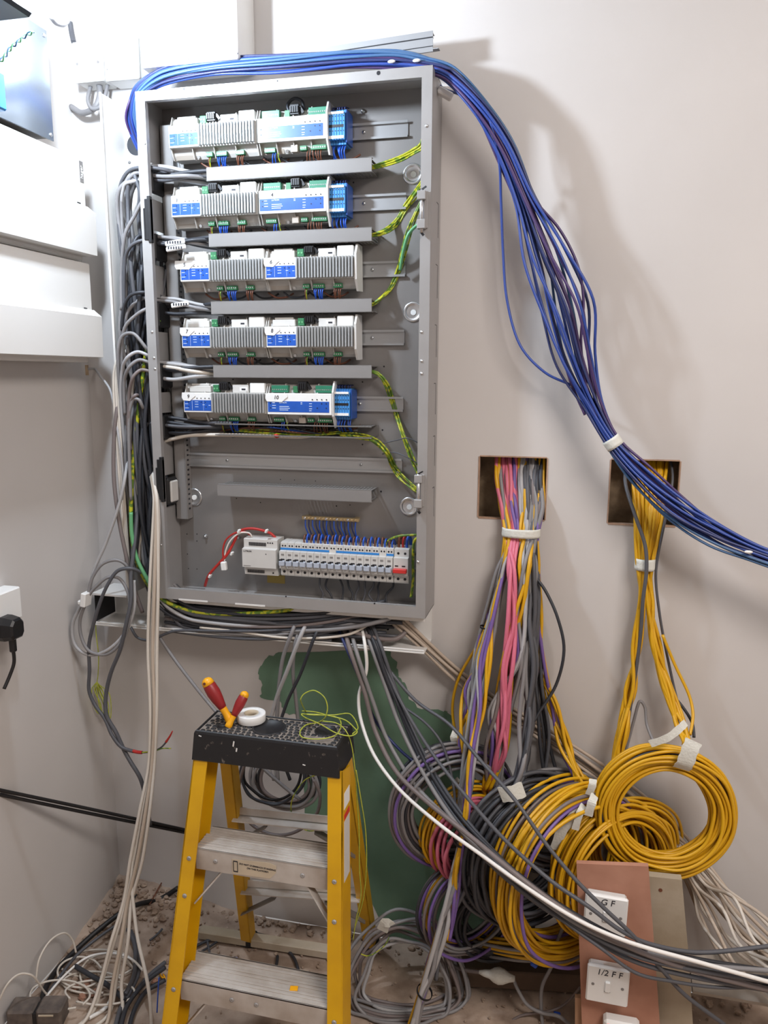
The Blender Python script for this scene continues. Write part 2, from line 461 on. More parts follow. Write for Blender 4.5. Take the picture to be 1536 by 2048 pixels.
# black edging strips on the left upright
for (ya, yb) in ((398, 480), (918, 998)):
    za = P(291, ya, fy0).z; zb = P(305, yb, fy0).z
    b = MB(); b.bb(FO[0]-.012, FO[0]+.003, EY-.004, EY+.006, zb, za, .001)
    b.bb(FO[0]-.016, FO[0]-.012, EY-.004, EY+.002, zb, za-.02, .001)
    b.bb(FO[0]-.005, FO[0]+.003, EY-.005, EY+.006, zb-.006, za+.006, .001)
    b.build('edging_strip', M['blackm'], enc)
# dished fixing points
for (x, y) in ((826, 348), (826, 624), (388, 994), (818, 1013), (305, 466)):
    p = P(x, y, -.006)
    if p.x < -.96: continue
    b = MB(); b.lathe(p, (0, -1, 0), [(-.0005, .0235), (.0022, .0225), (.003, .019), (.0012, .0165), (.0002, .014), (.0002, .006)], 28)
    d = b.build('fixing_dish', M['bright'], enc)
    b = MB(); b.cyl(p + V((.001, 0, -.001)), p + V((.001, -.0022, -.001)), .0064, n=18); b.build('plug', M['white'], d)
# punched holes and small screws in the back plate
hl = [(702, 262, .0022), (705, 388, .0022), (700, 1010, .0016), (762, 983, .0024), (673, 1012, .0018), (473, 997, .0015), (521, 1005, .0015), (561, 959, .0013), (589, 960, .0013),
      (631, 962, .0013), (725, 889, .002), (466, 759, .002), (725, 764, .002), (765, 860, .0022), (374, 1068, .0015), (394, 1068, .0015), (394, 1082, .0015), (375, 1108, .0014), (377, 1137, .0014), (394, 1138, .0014), (707, 365, .002), (768, 733, .002)]
for x, y, r in hl:
    p = P(x, y, -.006); b = MB(); b.cyl(p + V((0, .0002, 0)), p + V((0, -.0004, 0)), r, n=10)
    b.build('punched_hole', M['dot'], enc)
for (x, y) in ((726, 223), (412, 1072), (478, 1075), (467, 872)):
    p = P(x, y, -.006); b = MB(); b.lathe(p, (0, -1, 0), [(0, .0055), (.003, .005), (.004, .003), (.008, .0028), (.0085, .0005)], 12); b.build('screw', M['bright'], enc)
# bright slot flange inside bottom
a = P(372, 1166, -.03); b = MB(); b.bb(a.x, a.x+.055, -.045, -.03, EZ0+t_, EZ0+.006, .001); b.bb(a.x+.12, a.x+.15, -.045, -.03, EZ0+t_, EZ0+.005, .001)
b.build('bottom_knockout', M['bright'], enc)
# slots on outer right side
b = MB()
for (z, ) in ((1.87,), (1.74,), (1.61,), (1.48,), (1.36,), (1.24,)):
    b.bb(EX1-.0002, EX1+.0004, -.028, -.026, z-.07, z); b.bb(EX1-.0002, EX1+.0004, -.05, -.027, z, z+.0015)
b.build('side_slots', M['dot'], enc)
# hinges
for zt, zb in ((1.880, 1.798), (1.283, 1.203)):
    L = (zt - zb); cx = -0.3215
    b = MB(); b.bb(cx+.003, cx+.011, EY-.006, EY-.001, zb+.006, zt-.002, .0008)
    b.bb(cx-.010, cx+.008, EY-.016, EY-.001, zt-.020, zt-.002, .0012)
    b.bb(cx-.010, cx+.008, EY-.016, EY-.001, zb+.004, zb+.023, .0012)
    h = b.build('hinge', M['steel'], enc)
    b = MB(); b.cyl((cx-.001, EY-.010, zb-.004), (cx-.001, EY-.010, zt), .0042, n=14); b.build('hinge_pin', M['bright'], h)
    b = MB(); b.bar((cx-.002, EY-.010, zt), (cx+.009, EY-.012, zt+.006), .003, .003); b.bar((cx-.001, EY-.010, zb-.003), (cx+.004, EY-.010, zb-.009), .005, .005); b.build('hinge_tail', M['black'], h)
# slotted upright at left of back plate
sx = -0.945
for zt, zb in ((2.075, 1.134),):
    b = MB(); b.bb(sx-.024, sx+.004, -.034, -.031, zb, zt); b.bb(sx-.025, sx-.022, -.034, -.007, zb, zt); b.bb(sx+.002, sx+.005, -.034, -.007, zb, zt)
    u = b.build('slotted_upright', M['duct'], enc)
    b = MB()
    z = zt - .14
    while z > zb + .02:
        b.bb(sx+.0045, sx+.0058, -.026, -.018, z-.0022, z+.0022); z -= .0125
    b.build('slot_row', M['dot'], u)

# cable entry glands on the left side
for z, m_ in ((1.945, 'black'), (1.795, 'offwhite'), (1.64, 'offwhite'), (1.495, 'black'), (1.37, 'offwhite')):
    b = MB(); b.bb(-.9775, -.966, -.088, -.03, z-.03, z+.03, .004)
    b.build('cable_gland', M['blackm'], enc)
b = MB(); b.bb(-.9765, -.962, -.085, -.035, 1.175, 1.245, .006); g = b.build('entry_grommet', M['black'], enc)
b = MB(); b.bb(-.966, -.958, -.078, -.042, 1.183, 1.237, .003); b.build('grommet_face', M['offwhite'], g)
# corner brackets beside top-left module
b = MB()
poly = [(-.955, -.010, 2.02), (-.945, -.010, 2.02), (-.935, -.010, 1.985), (-.915, -.010, 1.97), (-.905, -.010, 1.955), (-.87, -.010, 1.945), (-.87, -.010, 1.925), (-.955, -.010, 1.925)]
b.prism(poly, (0, -.002, 0)); b.build('bracket', M['bright'], enc)

# ---------------------------------------------------------------- DIN rails
RZ = [2.0365, 1.8845, 1.7385, 1.585, 1.4315]
def rail(z, x0, x1, label, screws=()):
    t = thing('din_rail', label, 'mounting rail', ((x0+x1)/2, -.012, z-.0175), 'mounting rails across the enclosure')
    b = MB()
    b.bb(x0, x1, -.0085, -.0065, z-.013, z+.013)
    b.bb(x0, x1, -.0145, -.0065, z+.0125, z+.0137); b.bb(x0, x1, -.0145, -.0065, z-.0137, z-.0125)
    b.bb(x0, x1, -.0150, -.0140, z+.0125, z+.0175); b.bb(x0, x1, -.0150, -.0140, z-.0175, z-.0125)
    b.build('rail_profile', M['rail'], t)
    for sx_ in screws:
        b = MB(); b.lathe((sx_, -.0085, z), (0, -1, 0), [(0, .0042), (.002, .004), (.0034, .0025), (.0036, .0003)], 14); s_ = b.build('screw', M['bright'], t)
        b = MB(); b.bb(sx_-.002, sx_+.002, -.0124, -.0118, z-.0004, z+.0004); b.bb(sx_-.0004, sx_+.0004, -.0124, -.0118, z-.002, z+.002); b.build('screw_cross', M['dot'], s_)
    return t
ordn = ['top', 'second', 'third', 'fourth', 'fifth']
for i, z in enumerate(RZ):
    rail(z, -.935, (-.3785, -.381, -.382, -.383, -.384)[i], 'steel mounting rail behind the %s row of modules' % ordn[i], [(-.48,), (-.48,), (-.46,), (-.46,), (-.49,)][i])
rail(1.2855, -.940, -.386, 'empty steel mounting rail with two screws, below the modules', (-.838, -.488))
rail(1.052, -.79, -.34, 'steel mounting rail behind the row of circuit breakers', ())

# ---------------------------------------------------------------- ducts with lids
DZ = [1.9515, 1.8065, 1.654, 1.5065, 1.2185]
dn = ['below the top row', 'below the second row', 'below the third row', 'below the fourth row', 'empty, above the breakers']
for i, z in enumerate(DZ):
    x0, x1 = -.838, -.4455
    t = thing('cable_duct', 'closed grey cable duct %s' % (dn[i] + ' of modules' if i < 4 else dn[i]), 'cable duct', ((x0+x1)/2, -.04, z-.016), 'grey cable ducts inside the enclosure')
    b = MB(); b.bb(x0, x1, -.0705, -.0685, z-.0148, z+.0148, .0006); b.bb(x0, x1, -.0705, -.060, z+.0138, z+.0148); b.bb(x0, x1, -.0705, -.060, z-.0148, z-.0138)
    b.build('duct_lid', M['duct'], t)
    b = MB(); b.bb(x0+.001, x1-.001, -.009, -.007, z-.0135, z+.0135)
    k = x0 + .002
    while k < x1 - .004:
        b.bb(k, k+.006, -.0685, -.008, z+.0115, z+.0128); b.bb(k, k+.006, -.0685, -.008, z-.0128, z-.0115); k += .0085
    b.build('duct_body', M['ductdark'], t)
# open duct under the fifth row
z = 1.368; x0, x1 = -.838, -.4455
t = thing('cable_duct', 'open grey slotted cable duct with wires inside, below the fifth row of modules', 'cable duct', ((x0+x1)/2, -.04, z-.02), 'grey cable ducts inside the enclosure')
b = MB(); b.bb(x0, x1, -.009, -.007, z-.0135, z+.0135)
k = x0
while k < x1 - .004:
    b.bb(k, k+.0062, -.070, -.008, z+.0125, z+.0138); b.bb(k, k+.0062, -.070, -.008, z-.0138, z-.0125); k += .0085
b.bb(x0, x1, -.0715, -.068, z+.0118, z+.0142); b.bb(x0, x1, -.0715, -.068, z-.0142, z-.0118)
b.build('duct_body', M['ductdark'], t)
k = -.66
while k < -.50:
    b = MB(); b.bb(k, k+.010, -.0098, -.009, z-.002, z+.002); b.build('fixing_slot', M['offwhite'], t); k += .022

# ---------------------------------------------------------------- dimmer modules
def body_profile(x0, x1, zs=1.0):
    pr = [(-.0, .045), (-.030, .045), (-.036, .040), (-.040, .0245), (-.054, .0245), (-.054, -.0245), (-.040, -.0245), (-.034, -.038), (-.028, -.045), (0, -.045)]
    return [(x0, y, z) for y, z in pr]
YF = -.0145
def green_block(mb, x0, n, y, z, pitch=.0052, top=False):
    mb.bb(x0, x0+n*pitch, y, y+.012, z-.006, z+.006, .0006)
def mod_common(t, X, Z, w, greens_bot, wires, endcap=True):
    b = MB(); b.prism([(X, YF+y, Z+z) for (_, y, z) in body_profile(0, 0)], (w, 0, 0))
    b.build('body', M['module'], t)
    # lower shoulder separators and printed labels
    for k in range(5):
        xk = X + w * k / 4.0; xk = min(max(xk, X + .001), X + w - .001)
        b = MB(); b.prism([(xk-.0009, YF-.0395, Z-.0245), (xk-.0009, YF-.050, Z-.0245), (xk-.0009, YF-.038, Z-.047), (xk-.0009, YF-.028, Z-.047)], (.0018, 0, 0)); b.build('divider', M['module'], t)
        b = MB(); b.prism([(xk-.0009, YF-.0395, Z+.0245), (xk-.0009, YF-.050, Z+.0245), (xk-.0009, YF-.040, Z+.047), (xk-.0009, YF-.028, Z+.047)], (.0018, 0, 0)); b.build('divider', M['module'], t)
    b = MB(); b.prism([(X+.004, YF-.0362, Z-.036), (X+.004, YF-.0300, Z-.0445), (X+.004, YF-.0285, Z-.0445), (X+.004, YF-.0345, Z-.036)], (.050, 0, 0))
    lo = b.build('lower_label', M['modlow'], t)
    b = MB(); b.cyl((X+.062, YF-.0335, Z-.0405), (X+.062, YF-.0362, Z-.0415), .0035, n=14); b.build('earth_screw', M['bright'], t)
    for gx, n in greens_bot:
        b = MB(); b.bb(X+gx, X+gx+n*.0052, YF-.043, YF-.031, Z-.0435, Z-.0335, .0006)
        g = b.build('terminal_block', M['gterm'], t)
        b = MB()
        for q in range(n): b.cyl((X+gx+(q+.5)*.0052, YF-.043, Z-.0385), (X+gx+(q+.5)*.0052, YF-.0435, Z-.0385), .0016, n=8)
        b.build('terminal_screws', M['bright'], g)
    for wx, mm in wires:
        dx = R_.uniform(-.004, .004)
        b = MB(); b.tube([(X+wx, YF-.037, Z-.043), (X+wx+dx*.3, YF-.041, Z-.052), (X+wx+dx, YF-.034, Z-.064), (X+wx+dx*1.6, YF-.022, Z-.074)], .0013, 6, step=4)
        b.build('wire', M[mm], t)
def moduleA(X, Z, label, grp='dimmer modules with aluminium fins'):
    w = .214
    t = thing('dimmer_module', label, 'dimmer module', (X+w/2, YF, Z-.045), grp)
    wires = [(.0905, 'w_brown'), (.094, 'w_gy')] + [(.112+.0052*k, 'w_blue') for k in range(5)] + [(.160+.0052*k, 'w_brown') for k in range(4)]
    mod_common(t, X, Z, w, ((.085, 3), (.110, 5), (.158, 4)), wires)
    b = MB(); b.bb(X-.0005, X+.0745, YF-.0575, YF-.053, Z-.0235, Z+.0235, .001); pn = b.build('front_panel', M['white'], t)
    b = MB(); b.bb(X+.002, X+.0725, YF-.0581, YF-.0574, Z-.0195, Z+.006); bl = b.build('blue_label', M['blue'], pn)
    for (dx, dz) in [(.036+k*.0105, .0105) for k in range(4)] + [(.014, .001), (.014, -.009), (.047, .001), (.058, .001), (.059, -.010)]:
        b = MB(); b.cyl((X+dx, YF-.0574, Z+dz), (X+dx, YF-.0586, Z+dz), .0013, n=8); b.build('indicator_dot', M['dot'], pn)
    b = MB()
    for (dx, dz, L) in ((.004, -.003, .008), (.004, -.013, .009), (.030, .002, .009), (.030, -.004, .009), (.030, -.010, .009), (.050, -.005, .006), (.066, -.006, .005)): b.bb(X+dx, X+dx+L, YF-.0584, YF-.058, Z+dz-.0005, Z+dz+.0005)
    b.bb(X+.0225, X+.0229, YF-.0584, YF-.058, Z-.0185, Z+.005); b.bb(X+.052, X+.0523, YF-.0584, YF-.058, Z-.0185, Z+.005)
    b.build('small_print', M['wtext'], pn)
    b = MB(); b.bb(X+.0745, X+.2095, YF-.053, YF-.040, Z-.0235, Z+.0225); hs = b.build('heatsink_base', M['findark'], t)
    b = MB()
    for k in range(19): b.bb(X+.0755+k*.0073, X+.0755+k*.0073+.0034, YF-.0635, YF-.052, Z-.0225, Z+.0232, .0005)
    b.build('heatsink_fins', M['fin'], hs)
    # upper shoulder
    b = MB(); b.bb(X+.012, X+.068, YF-.048, YF-.032, Z+.025, Z+.040, .001); b.bb(X+.016, X+.062, YF-.044, YF-.030, Z+.040, Z+.0455, .001); b.build('upper_cover', M['offwhite'], t)
    b = MB(); b.bb(X+.075, X+.091, YF-.050, YF-.032, Z+.026, Z+.043, .001); g = b.build('terminal_block', M['gterm'], t)
    b = MB(); b.cyl((X+.079, YF-.0503, Z+.034), (X+.079, YF-.0508, Z+.034), .0022, n=10); b.cyl((X+.086, YF-.0503, Z+.034), (X+.086, YF-.0508, Z+.034), .0022, n=10); b.build('terminal_screws', M['w_green'], g)
    b = MB(); b.bb(X+.092, X+.114, YF-.050, YF-.034, Z+.030, Z+.050, .001)
    for q in range(4): b.bb(X+.093+q*.0052, X+.0965+q*.0052, YF-.054, YF-.050, Z+.034, Z+.046)
    b.bar((X+.114, YF-.044, Z+.045), (X+.123, YF-.044, Z+.034), .006, .006)
    b.build('plug_connector', M['black'], t)
    b = MB(); b.bb(X+.124, X+.165, YF-.046, YF-.030, Z+.024, Z+.043, .001); c_ = b.build('upper_cover', M['offwhite'], t)
    b = MB(); b.bb(X+.143, X+.163, YF-.0466, YF-.046, Z+.028, Z+.038); b.build('paper_label', M['white'], c_)
    b = MB(); b.bb(X+.148, X+.158, YF-.047, YF-.0466, Z+.0305, Z+.0345); b.build('barcode', M['ink'], c_)
    b = MB(); b.bb(X+.170, X+.208, YF-.049, YF-.030, Z+.024, Z+.0475, .0015); b.build('white_cap', M['white'], t)
    return t
def moduleB(X, Z, label, grp='dimmer modules with a long blue label'):
    w = .164
    t = thing('dimmer_module', label, 'dimmer module', (X+w/2, YF, Z-.045), grp)
    wires = [(.030, 'w_blue'), (.035, 'w_blue'), (.042, 'w_gy')] + [(.112+.0062*k, 'w_brown') for k in range(6)]
    mod_common(t, X, Z, w, ((.010, 5), (.095, 3), (.120, 7)), wires)
    b = MB(); b.bb(X, X+.160, YF-.0575, YF-.053, Z-.0255, Z+.0245, .001); pn = b.build('front_panel', M['white'], t)
    b = MB(); b.bb(X+.002, X+.154, YF-.0581, YF-.0574, Z-.0195, Z+.006); b.build('blue_label', M['blue'], pn)
    for (dx, dz) in [(.113+k*.0115, .0105) for k in range(4)] + [(.009, .001), (.009, -.010), (.125, -.009), (.136, .001), (.147, .001), (.147, -.009)]:
        b = MB(); b.cyl((X+dx, YF-.0574, Z+dz), (X+dx, YF-.0586, Z+dz), .0015, n=8); b.build('indicator_dot', M['dot'], pn)
    b = MB()
    for (dx, dz, L) in ((.013, .002, .007), (.013, -.004, .009), (.013, -.010, .009), (.031, -.0065, .024), (.031, -.0105, .026), (.031, -.0145, .022), (.084, .003, .004), (.084, .0, .004), (.105, .001, .007), (.105, -.005, .007), (.105, -.011, .007), (.105, -.0155, .006)):
        b.bb(X+dx, X+dx+L, YF-.0584, YF-.058, Z+dz-.0006, Z+dz+.0006)
    b.build('small_print', M['wtext'], pn)
    text('LUTRON', .0046, (X+.031, YF-.0584, Z+.0025), RF, M['wtext'], pn, 'maker_lettering', align='LEFT')
    # upper shoulder with green boards
    for gx, n in ((.008, .042), (.118, .042)):
        b = MB(); b.bb(X+gx, X+gx+n, YF-.049, YF-.030, Z+.026, Z+.0425, .0008); g = b.build('terminal_board', M['gpcb'], t)
        b = MB(); q = X+gx+.004
        while q < X+gx+n-.003: b.cyl((q, YF-.0488, Z+.033), (q, YF-.0496, Z+.033), .0014, n=7); q += .0048
        b.build('terminal_screws', M['bright'], g)
    b = MB(); b.bb(X+.062, X+.074, YF-.048, YF-.032, Z+.026, Z+.041, .0008); b.build('terminal_block', M['gterm'], t)
    b = MB(); b.bb(X+.075, X+.096, YF-.050, YF-.034, Z+.030, Z+.052, .001)
    for q in range(4): b.bb(X+.0758+q*.0052, X+.0793+q*.0052, YF-.054, YF-.050, Z+.034, Z+.047)
    b.bar((X+.096, YF-.044, Z+.047), (X+.105, YF-.044, Z+.034), .006, .006)
    b.build('plug_connector', M['black'], t)
    b = MB(); b.bb(X+.074, X+.090, YF-.0445, YF-.031, Z-.046, Z-.031, .0008); b.build('grey_label', M['modlow'], t)
    # moulded end bracket
    b = MB(); b.prism([(X+w-.003, YF-.060, Z+.028), (X+w-.003, YF-.046, Z+.053), (X+w-.003, YF-.008, Z+.053), (X+w-.003, YF-.004, Z-.05), (X+w-.003, YF-.040, Z-.056), (X+w-.003, YF-.058, Z-.028)], (.004, 0, 0))
    b.build('end_bracket', M['offwhite'], t)
    return t
def copymod(src, X, Z, sx, sz, label):
    return copy_tree(src, V(src.location) + V((X-sx, 0, Z-sz)), label=label)
side = {0: 'left', 1: 'right'}
A0 = moduleA(-.928, RZ[0], 'finned dimmer module without a number tag, left of the top row')
B0 = moduleB(-.710, RZ[0], 'dimmer module with long blue label, right of the top row')
A = {}
A[3] = copymod(A0, -.929, RZ[1], -.928, RZ[0], 'finned dimmer module marked 3 in pen, left of the second row')
A[5] = copymod(A0, -.913, RZ[2], -.928, RZ[0], 'finned dimmer module tagged 5, left of the third row')
A[6] = copymod(A0, -.698, RZ[2], -.928, RZ[0], 'finned dimmer module tagged 6, right of the third row')
A[7] = copymod(A0, -.916, RZ[3], -.928, RZ[0], 'finned dimmer module tagged 7, left of the fourth row')
A[8] = copymod(A0, -.699, RZ[3], -.928, RZ[0], 'finned dimmer module tagged 8, right of the fourth row')
A[9] = copymod(A0, -.918, RZ[4], -.928, RZ[0], 'finned dimmer module tagged 9, left of the fifth row')
A[4] = copymod(B0, -.710, RZ[1], -.710, RZ[0], 'dimmer module with long blue label marked 4, right of the second row')
A[10] = copymod(B0, -.701, RZ[4], -.710, RZ[0], 'dimmer module with long blue label tagged 10, right of the fifth row')
def handtext(s, size, loc, par, name='pen_number'):
    return text(s, size, loc, RF, M['ink'], par, name, shear=.15)
handtext('3', .011, (-.915, YF-.0582, RZ[1]+.013), A[3]); handtext('4', .012, (-.678, YF-.0582, RZ[1]+.014), A[4])
for n, X, Z, wd in ((5, -.913, RZ[2], .036), (6, -.698, RZ[2], .032), (7, -.916, RZ[3], .032), (8, -.699, RZ[3], .032), (9, -.918, RZ[4], .030), (10, -.701, RZ[4], .050)):
    par = A[n]; ov = .012 if n == 5 else .003
    pts = [(X-ov, YF-.0592, Z+.024), (X+wd, YF-.0592, Z+.024), (X+wd+.002, YF-.0592, Z+.016), (X+wd-.006, YF-.0592, Z+.010), (X+wd-.012, YF-.0592, Z+.004), (X-ov+.003, YF-.0592, Z+.005), (X-ov-.001, YF-.0592, Z+.012)]
    b = MB(); b.prism(pts, (0, .0006, 0)); tg = b.build('tape_tag', M['white'], par)
    handtext(str(n), .0125, (X + wd/2 - ov/2, YF-.0597, Z+.0145), tg, 'pen_number')
# end bracket on A-only rows
for n, X, Z in ((6, -.698, RZ[2]), (8, -.699, RZ[3])):
    b = MB(); b.prism([(X+.213, YF-.060, Z+.028), (X+.213, YF-.046, Z+.050), (X+.213, YF-.008, Z+.050), (X+.213, YF-.004, Z-.05), (X+.213, YF-.040, Z-.052), (X+.213, YF-.058, Z-.028)], (.005, 0, 0))
    b.build('end_bracket', M['offwhite'], A[n])
# black cable loop above module 2
b = MB(); b.tube([(-.640, -.05, 2.074), (-.645, -.05, 2.092), (-.630, -.05, 2.104), (-.612, -.05, 2.098), (-.606, -.05, 2.080)], .0035, 8)
tag(b.build('cable_loop', M['c_char']), 'short dark cable loop on top of the upper right dimmer module', 'cable')

# blue terminal block groups
for i, (x, zr, nm) in enumerate(((-.545, RZ[0], 'top'), (-.545, RZ[1], 'second'), (-.5365, RZ[4], 'fifth'))):
    t = thing('terminal_blocks', 'blue terminal blocks clipped at the end of the %s row' % nm, 'terminal block', (x+.018, YF, zr-.03), 'blue terminal blocks')
    for k in range(6):
        xk = x + .0062*k
        b = MB(); b.bb(xk, xk+.0058, YF-.050, YF, zr-.028, zr+.028, .0008); b.bb(xk, xk+.0058, YF-.038, YF, zr-.036, zr+.036, .0008); tb = b.build('terminal', M['blueterm'] if k > 3 or i == 2 else M['blueterm'], t)
    b = MB()
    for k in range(6):
        for dz in (.010, -.010, .020): b.cyl((x+.0029+.0062*k, YF-.0498, zr+dz), (x+.0029+.0062*k, YF-.0505, zr+dz), .0013, n=7)
    b.bb(x, x+.034, YF-.0503, YF-.0495, zr-.003, zr+.003); b.build('terminal_holes', M['dot'], t)
    b = MB(); b.bb(x, x+.0345, YF-.052, YF-.0495, zr+.024, zr+.029); b.build('marker_strip', M['white'], t)
    b = MB(); b.bb(x, x+.0345, YF-.0512, YF-.0495, zr-.026, zr-.020); b.build('marker_strip', M['white'], t)
    b = MB(); b.bb(x+.0375, x+.041, YF-.046, YF, zr-.034, zr+.034, .001); b.build('end_plate', M['blueterm2'], t)
    for k in range(6):
        xx = x + .003 + .0062*k; rr = R_.uniform(-.004, .004)
        b = MB(); b.tube([(xx, YF-.030, zr-.034), (xx+rr, YF-.036, zr-.050), (xx+rr*1.5+.002, YF-.022, zr-.066)], .0016, 6, step=4); b.build('wire', M['w_blue'], t)
        b = MB(); b.tube([(xx, YF-.030, zr+.034), (xx+rr*.5, YF-.034, zr+.042), (xx+.003, YF-.018, zr+.044)], .0014, 6, step=4); b.build('wire', M['c_navy'], t)

# ---------------------------------------------------------------- breakers
BZ = 1.052; BX = -.679; BP = .01785
def mcb(X, Z, label, w=.0176, strip=True, wires=True):
    t = thing('circuit_breaker', label, 'circuit breaker', (X+w/2, YF, Z-.0425), 'single circuit breakers in the bottom row')
    pr = [(0, .0425), (-.034, .0425), (-.046, .0405), (-.046, .0225), (-.0565, .0215), (-.0565, -.0215), (-.046, -.0225), (-.046, -.0395), (-.044, -.0425), (0, -.0425)]
    b = MB(); b.prism([(X+.0002, YF+y, Z+z) for y, z in pr], (w-.0004, 0, 0)); b.build('body', M['offwhite'], t)
    b = MB(); b.bb(X+.002, X+w-.002, YF-.066, YF-.056, Z-.013, Z-.001, .001); tg = b.build('toggle', M['toggle'], t)
    b = MB(); b.bb(X+.003, X+w-.006, YF-.0662, YF-.0655, Z+.0, Z+.0035); b.bb(X+.004, X+w-.004, YF-.0572, YF-.0564, Z+.0, Z+.003); b.build('toggle_mark', M['dot'], tg)
    b = MB(); b.bb(X+.005, X+w-.005, YF-.0570, YF-.0564, Z+.011, Z+.0155); b.build('rating_print', M['duct'], t)
    b = MB()
    for dx in (.0055, .0125): b.cyl((X+dx, YF-.0455, Z+.0335), (X+dx, YF-.0466, Z+.0335), .0021, n=10)
    b.cyl((X+w/2, YF-.0455, Z-.0315), (X+w/2, YF-.0466, Z-.0315), .0034, n=12)
    b.build('terminal_holes', M['dot'], t)
    if strip:
        b = MB(); b.bb(X, X+w+.0002, YF-.0468, YF-.0455, Z+.0235, Z+.0285); b.build('blue_strip', M['bluestrip'], t)
    return t
m0 = mcb(BX, BZ, 'white circuit breaker, leftmost in the bottom row beside the power supply')
nth = ['', 'second', 'third', 'fourth', 'fifth', 'sixth', 'seventh', 'eighth', 'ninth', 'tenth', 'eleventh', 'twelfth', 'thirteenth', 'fourteenth', 'fifteenth']
for k in range(1, 16):
    lab = 'white circuit breaker, %s from the left in the bottom row' % nth[k] if k < 15 else 'white circuit breaker right beside the red main switch'
    if k in (7, 14): lab = 'white circuit breaker without blue strip, %s from the left in the bottom row' % nth[k]
    c = copy_tree(m0, V(m0.location) + V((BP*k, 0, 0)), skip=('blue_strip',) if k in (7, 14) else (), label=lab)
    ORG[c.name] = V(c.location)
    if k >= 3:
        for mm, dx in (('w_brown', .0045), ('w_blue', .012)):
            x = BX + BP*k + dx; h = R_.uniform(.012, .018)
            b = MB(); b.tube([(x, YF-.036, BZ+.040), (x, YF-.037, BZ+.046+h*.4), (x+.001, YF-.030, BZ+.046+h), (x+.001, YF-.016, BZ+.046+h*.5), (x+.001, YF-.008, BZ+.042)], .0022 if mm == 'w_blue' else .002, 7, step=5)
            b.build('wire', M[mm], c)
# main switch
X = BX + BP*16 + .0012; w = .0355; Z = BZ
t = thing('main_switch', 'double width main isolator with red switch at the right end of the breakers', 'switch', (X+w/2, YF, Z-.0425))
pr = [(0, .0425), (-.034, .0425), (-.046, .0405), (-.046, .0225), (-.0565, .0215), (-.0565, -.0215), (-.046, -.0225), (-.046, -.0395), (-.044, -.0425), (0, -.0425)]
b = MB(); b.prism([(X+.0002, YF+y, Z+z) for y, z in pr], (w-.0004, 0, 0)); b.build('body', M['offwhite'], t)
b = MB(); b.bb(X+.001, X+w-.002, YF-.067, YF-.056, Z-.013, Z-.003, .001); b.build('red_switch', M['red'], t)
b = MB(); b.bb(X+.004, X+.012, YF-.0570, YF-.0564, Z+.001, Z+.004); b.bb(X+.021, X+.029, YF-.0570, YF-.0564, Z+.001, Z+.004)
for dx in (.010, .0265):
    b.cyl((X+dx, YF-.0455, Z+.031), (X+dx, YF-.0466, Z+.031), .003, n=12); b.cyl((X+dx, YF-.0455, Z-.0315), (X+dx, YF-.0466, Z-.0315), .0034, n=12)
b.build('terminal_holes', M['dot'], t)
for dx, mm, r in ((.008, 'w_brown', .0036), (.018, 'w_red', .003), (.0275, 'w_blue', .0036)):
    b = MB(); b.tube([(X+dx, YF-.030, Z+.040), (X+dx, YF-.032, Z+.056), (X+dx+.003, YF-.024, Z+.070), (X+dx+.004, YF-.012, Z+.062), (X+dx+.004, YF-.005, Z+.045)], r, 8, step=6); b.build('wire', M[mm], t)
# power supply
X, w = -.776, .0885
t = thing('power_supply', 'white power supply module with vent slots left of the breakers', 'power supply', (X+w/2, YF, BZ-.045))
pr = [(0, .047), (-.040, .047), (-.046, .045), (-.046, .0245), (-.058, .0225), (-.058, -.0235), (-.046, -.0255), (-.044, -.045), (0, -.045)]
b = MB(); b.prism([(X, YF+y, BZ+z) for y, z in pr], (w, 0, 0)); b.build('body', M['offwhite'], t)
for dx, y0_, y1_, z0_, z1_ in ((0, YF-.0472, YF-.0455, BZ+.029, BZ+.038), (-.006, YF-.0462, YF-.0445, BZ-.040, BZ-.032)):
    b = MB(); k = X + .014 + dx
    while k < X + .058 + dx: b.bb(k, k+.0011, y0_, y1_, z0_, z1_); k += .0023
    b.build('vent_slots', M['dot'], t)
b = MB()
for dx in (.064, .070, .076): b.cyl((X+dx, YF-.0458, BZ+.038), (X+dx, YF-.0468, BZ+.038), .0018, n=9)
b.cyl((X+.076, YF-.0448, BZ-.038), (X+.076, YF-.0462, BZ-.038), .002, n=9); b.cyl((X+.063, YF-.0578, BZ+.012), (X+.063, YF-.0586, BZ+.012), .0013, n=9)
b.build('terminal_holes', M['dot'], t)
text('LUTRON', .0056, (X+.003, YF-.0584, BZ+.017), RF, M['ink'], t, 'maker_lettering', align='LEFT')
b = MB(); b.bb(X+.003, X+.022, YF-.0584, YF-.0578, BZ-.0205, BZ-.019); b.build('small_print', M['duct'], t)
# neutral bar
z = 1.152; x0, x1 = -.633, -.487
t = thing('neutral_bar', 'brass neutral terminal bar with blue wires above the breakers', 'terminal bar', ((x0+x1)/2, -.02, z-.005))
b = MB(); b.bb(x0, x1, -.032, -.022, z-.0045, z+.0045, .001); b.bb(x0+.005, x0+.015, -.022, -.006, z-.004, z+.004); b.bb(x1-.015, x1-.005, -.022, -.006, z-.004, z+.004); b.build('bar', M['brass'], t)
for k in range(15):
    x = x0 + .008 + k*.0092
    b = MB(); b.lathe((x, -.032, z), (0, -1, 0), [(0, .0034), (.002, .0032), (.0024, .0016), (.0018, .0002)], 12); b.build('screw', M['bright' if k % 3 == 0 else 'brass'], t)
    dx = R_.uniform(-.003, .006)
    b = MB(); b.tube([(x, -.027, z-.004), (x+dx*.3, -.030, z-.022), (x+dx+.003, -.024, z-.042), (x+dx+.004, -.020, z-.066)], .0017, 7, step=4); b.build('wire', M['c_navy'] if k % 2 else M['w_blue'], t)
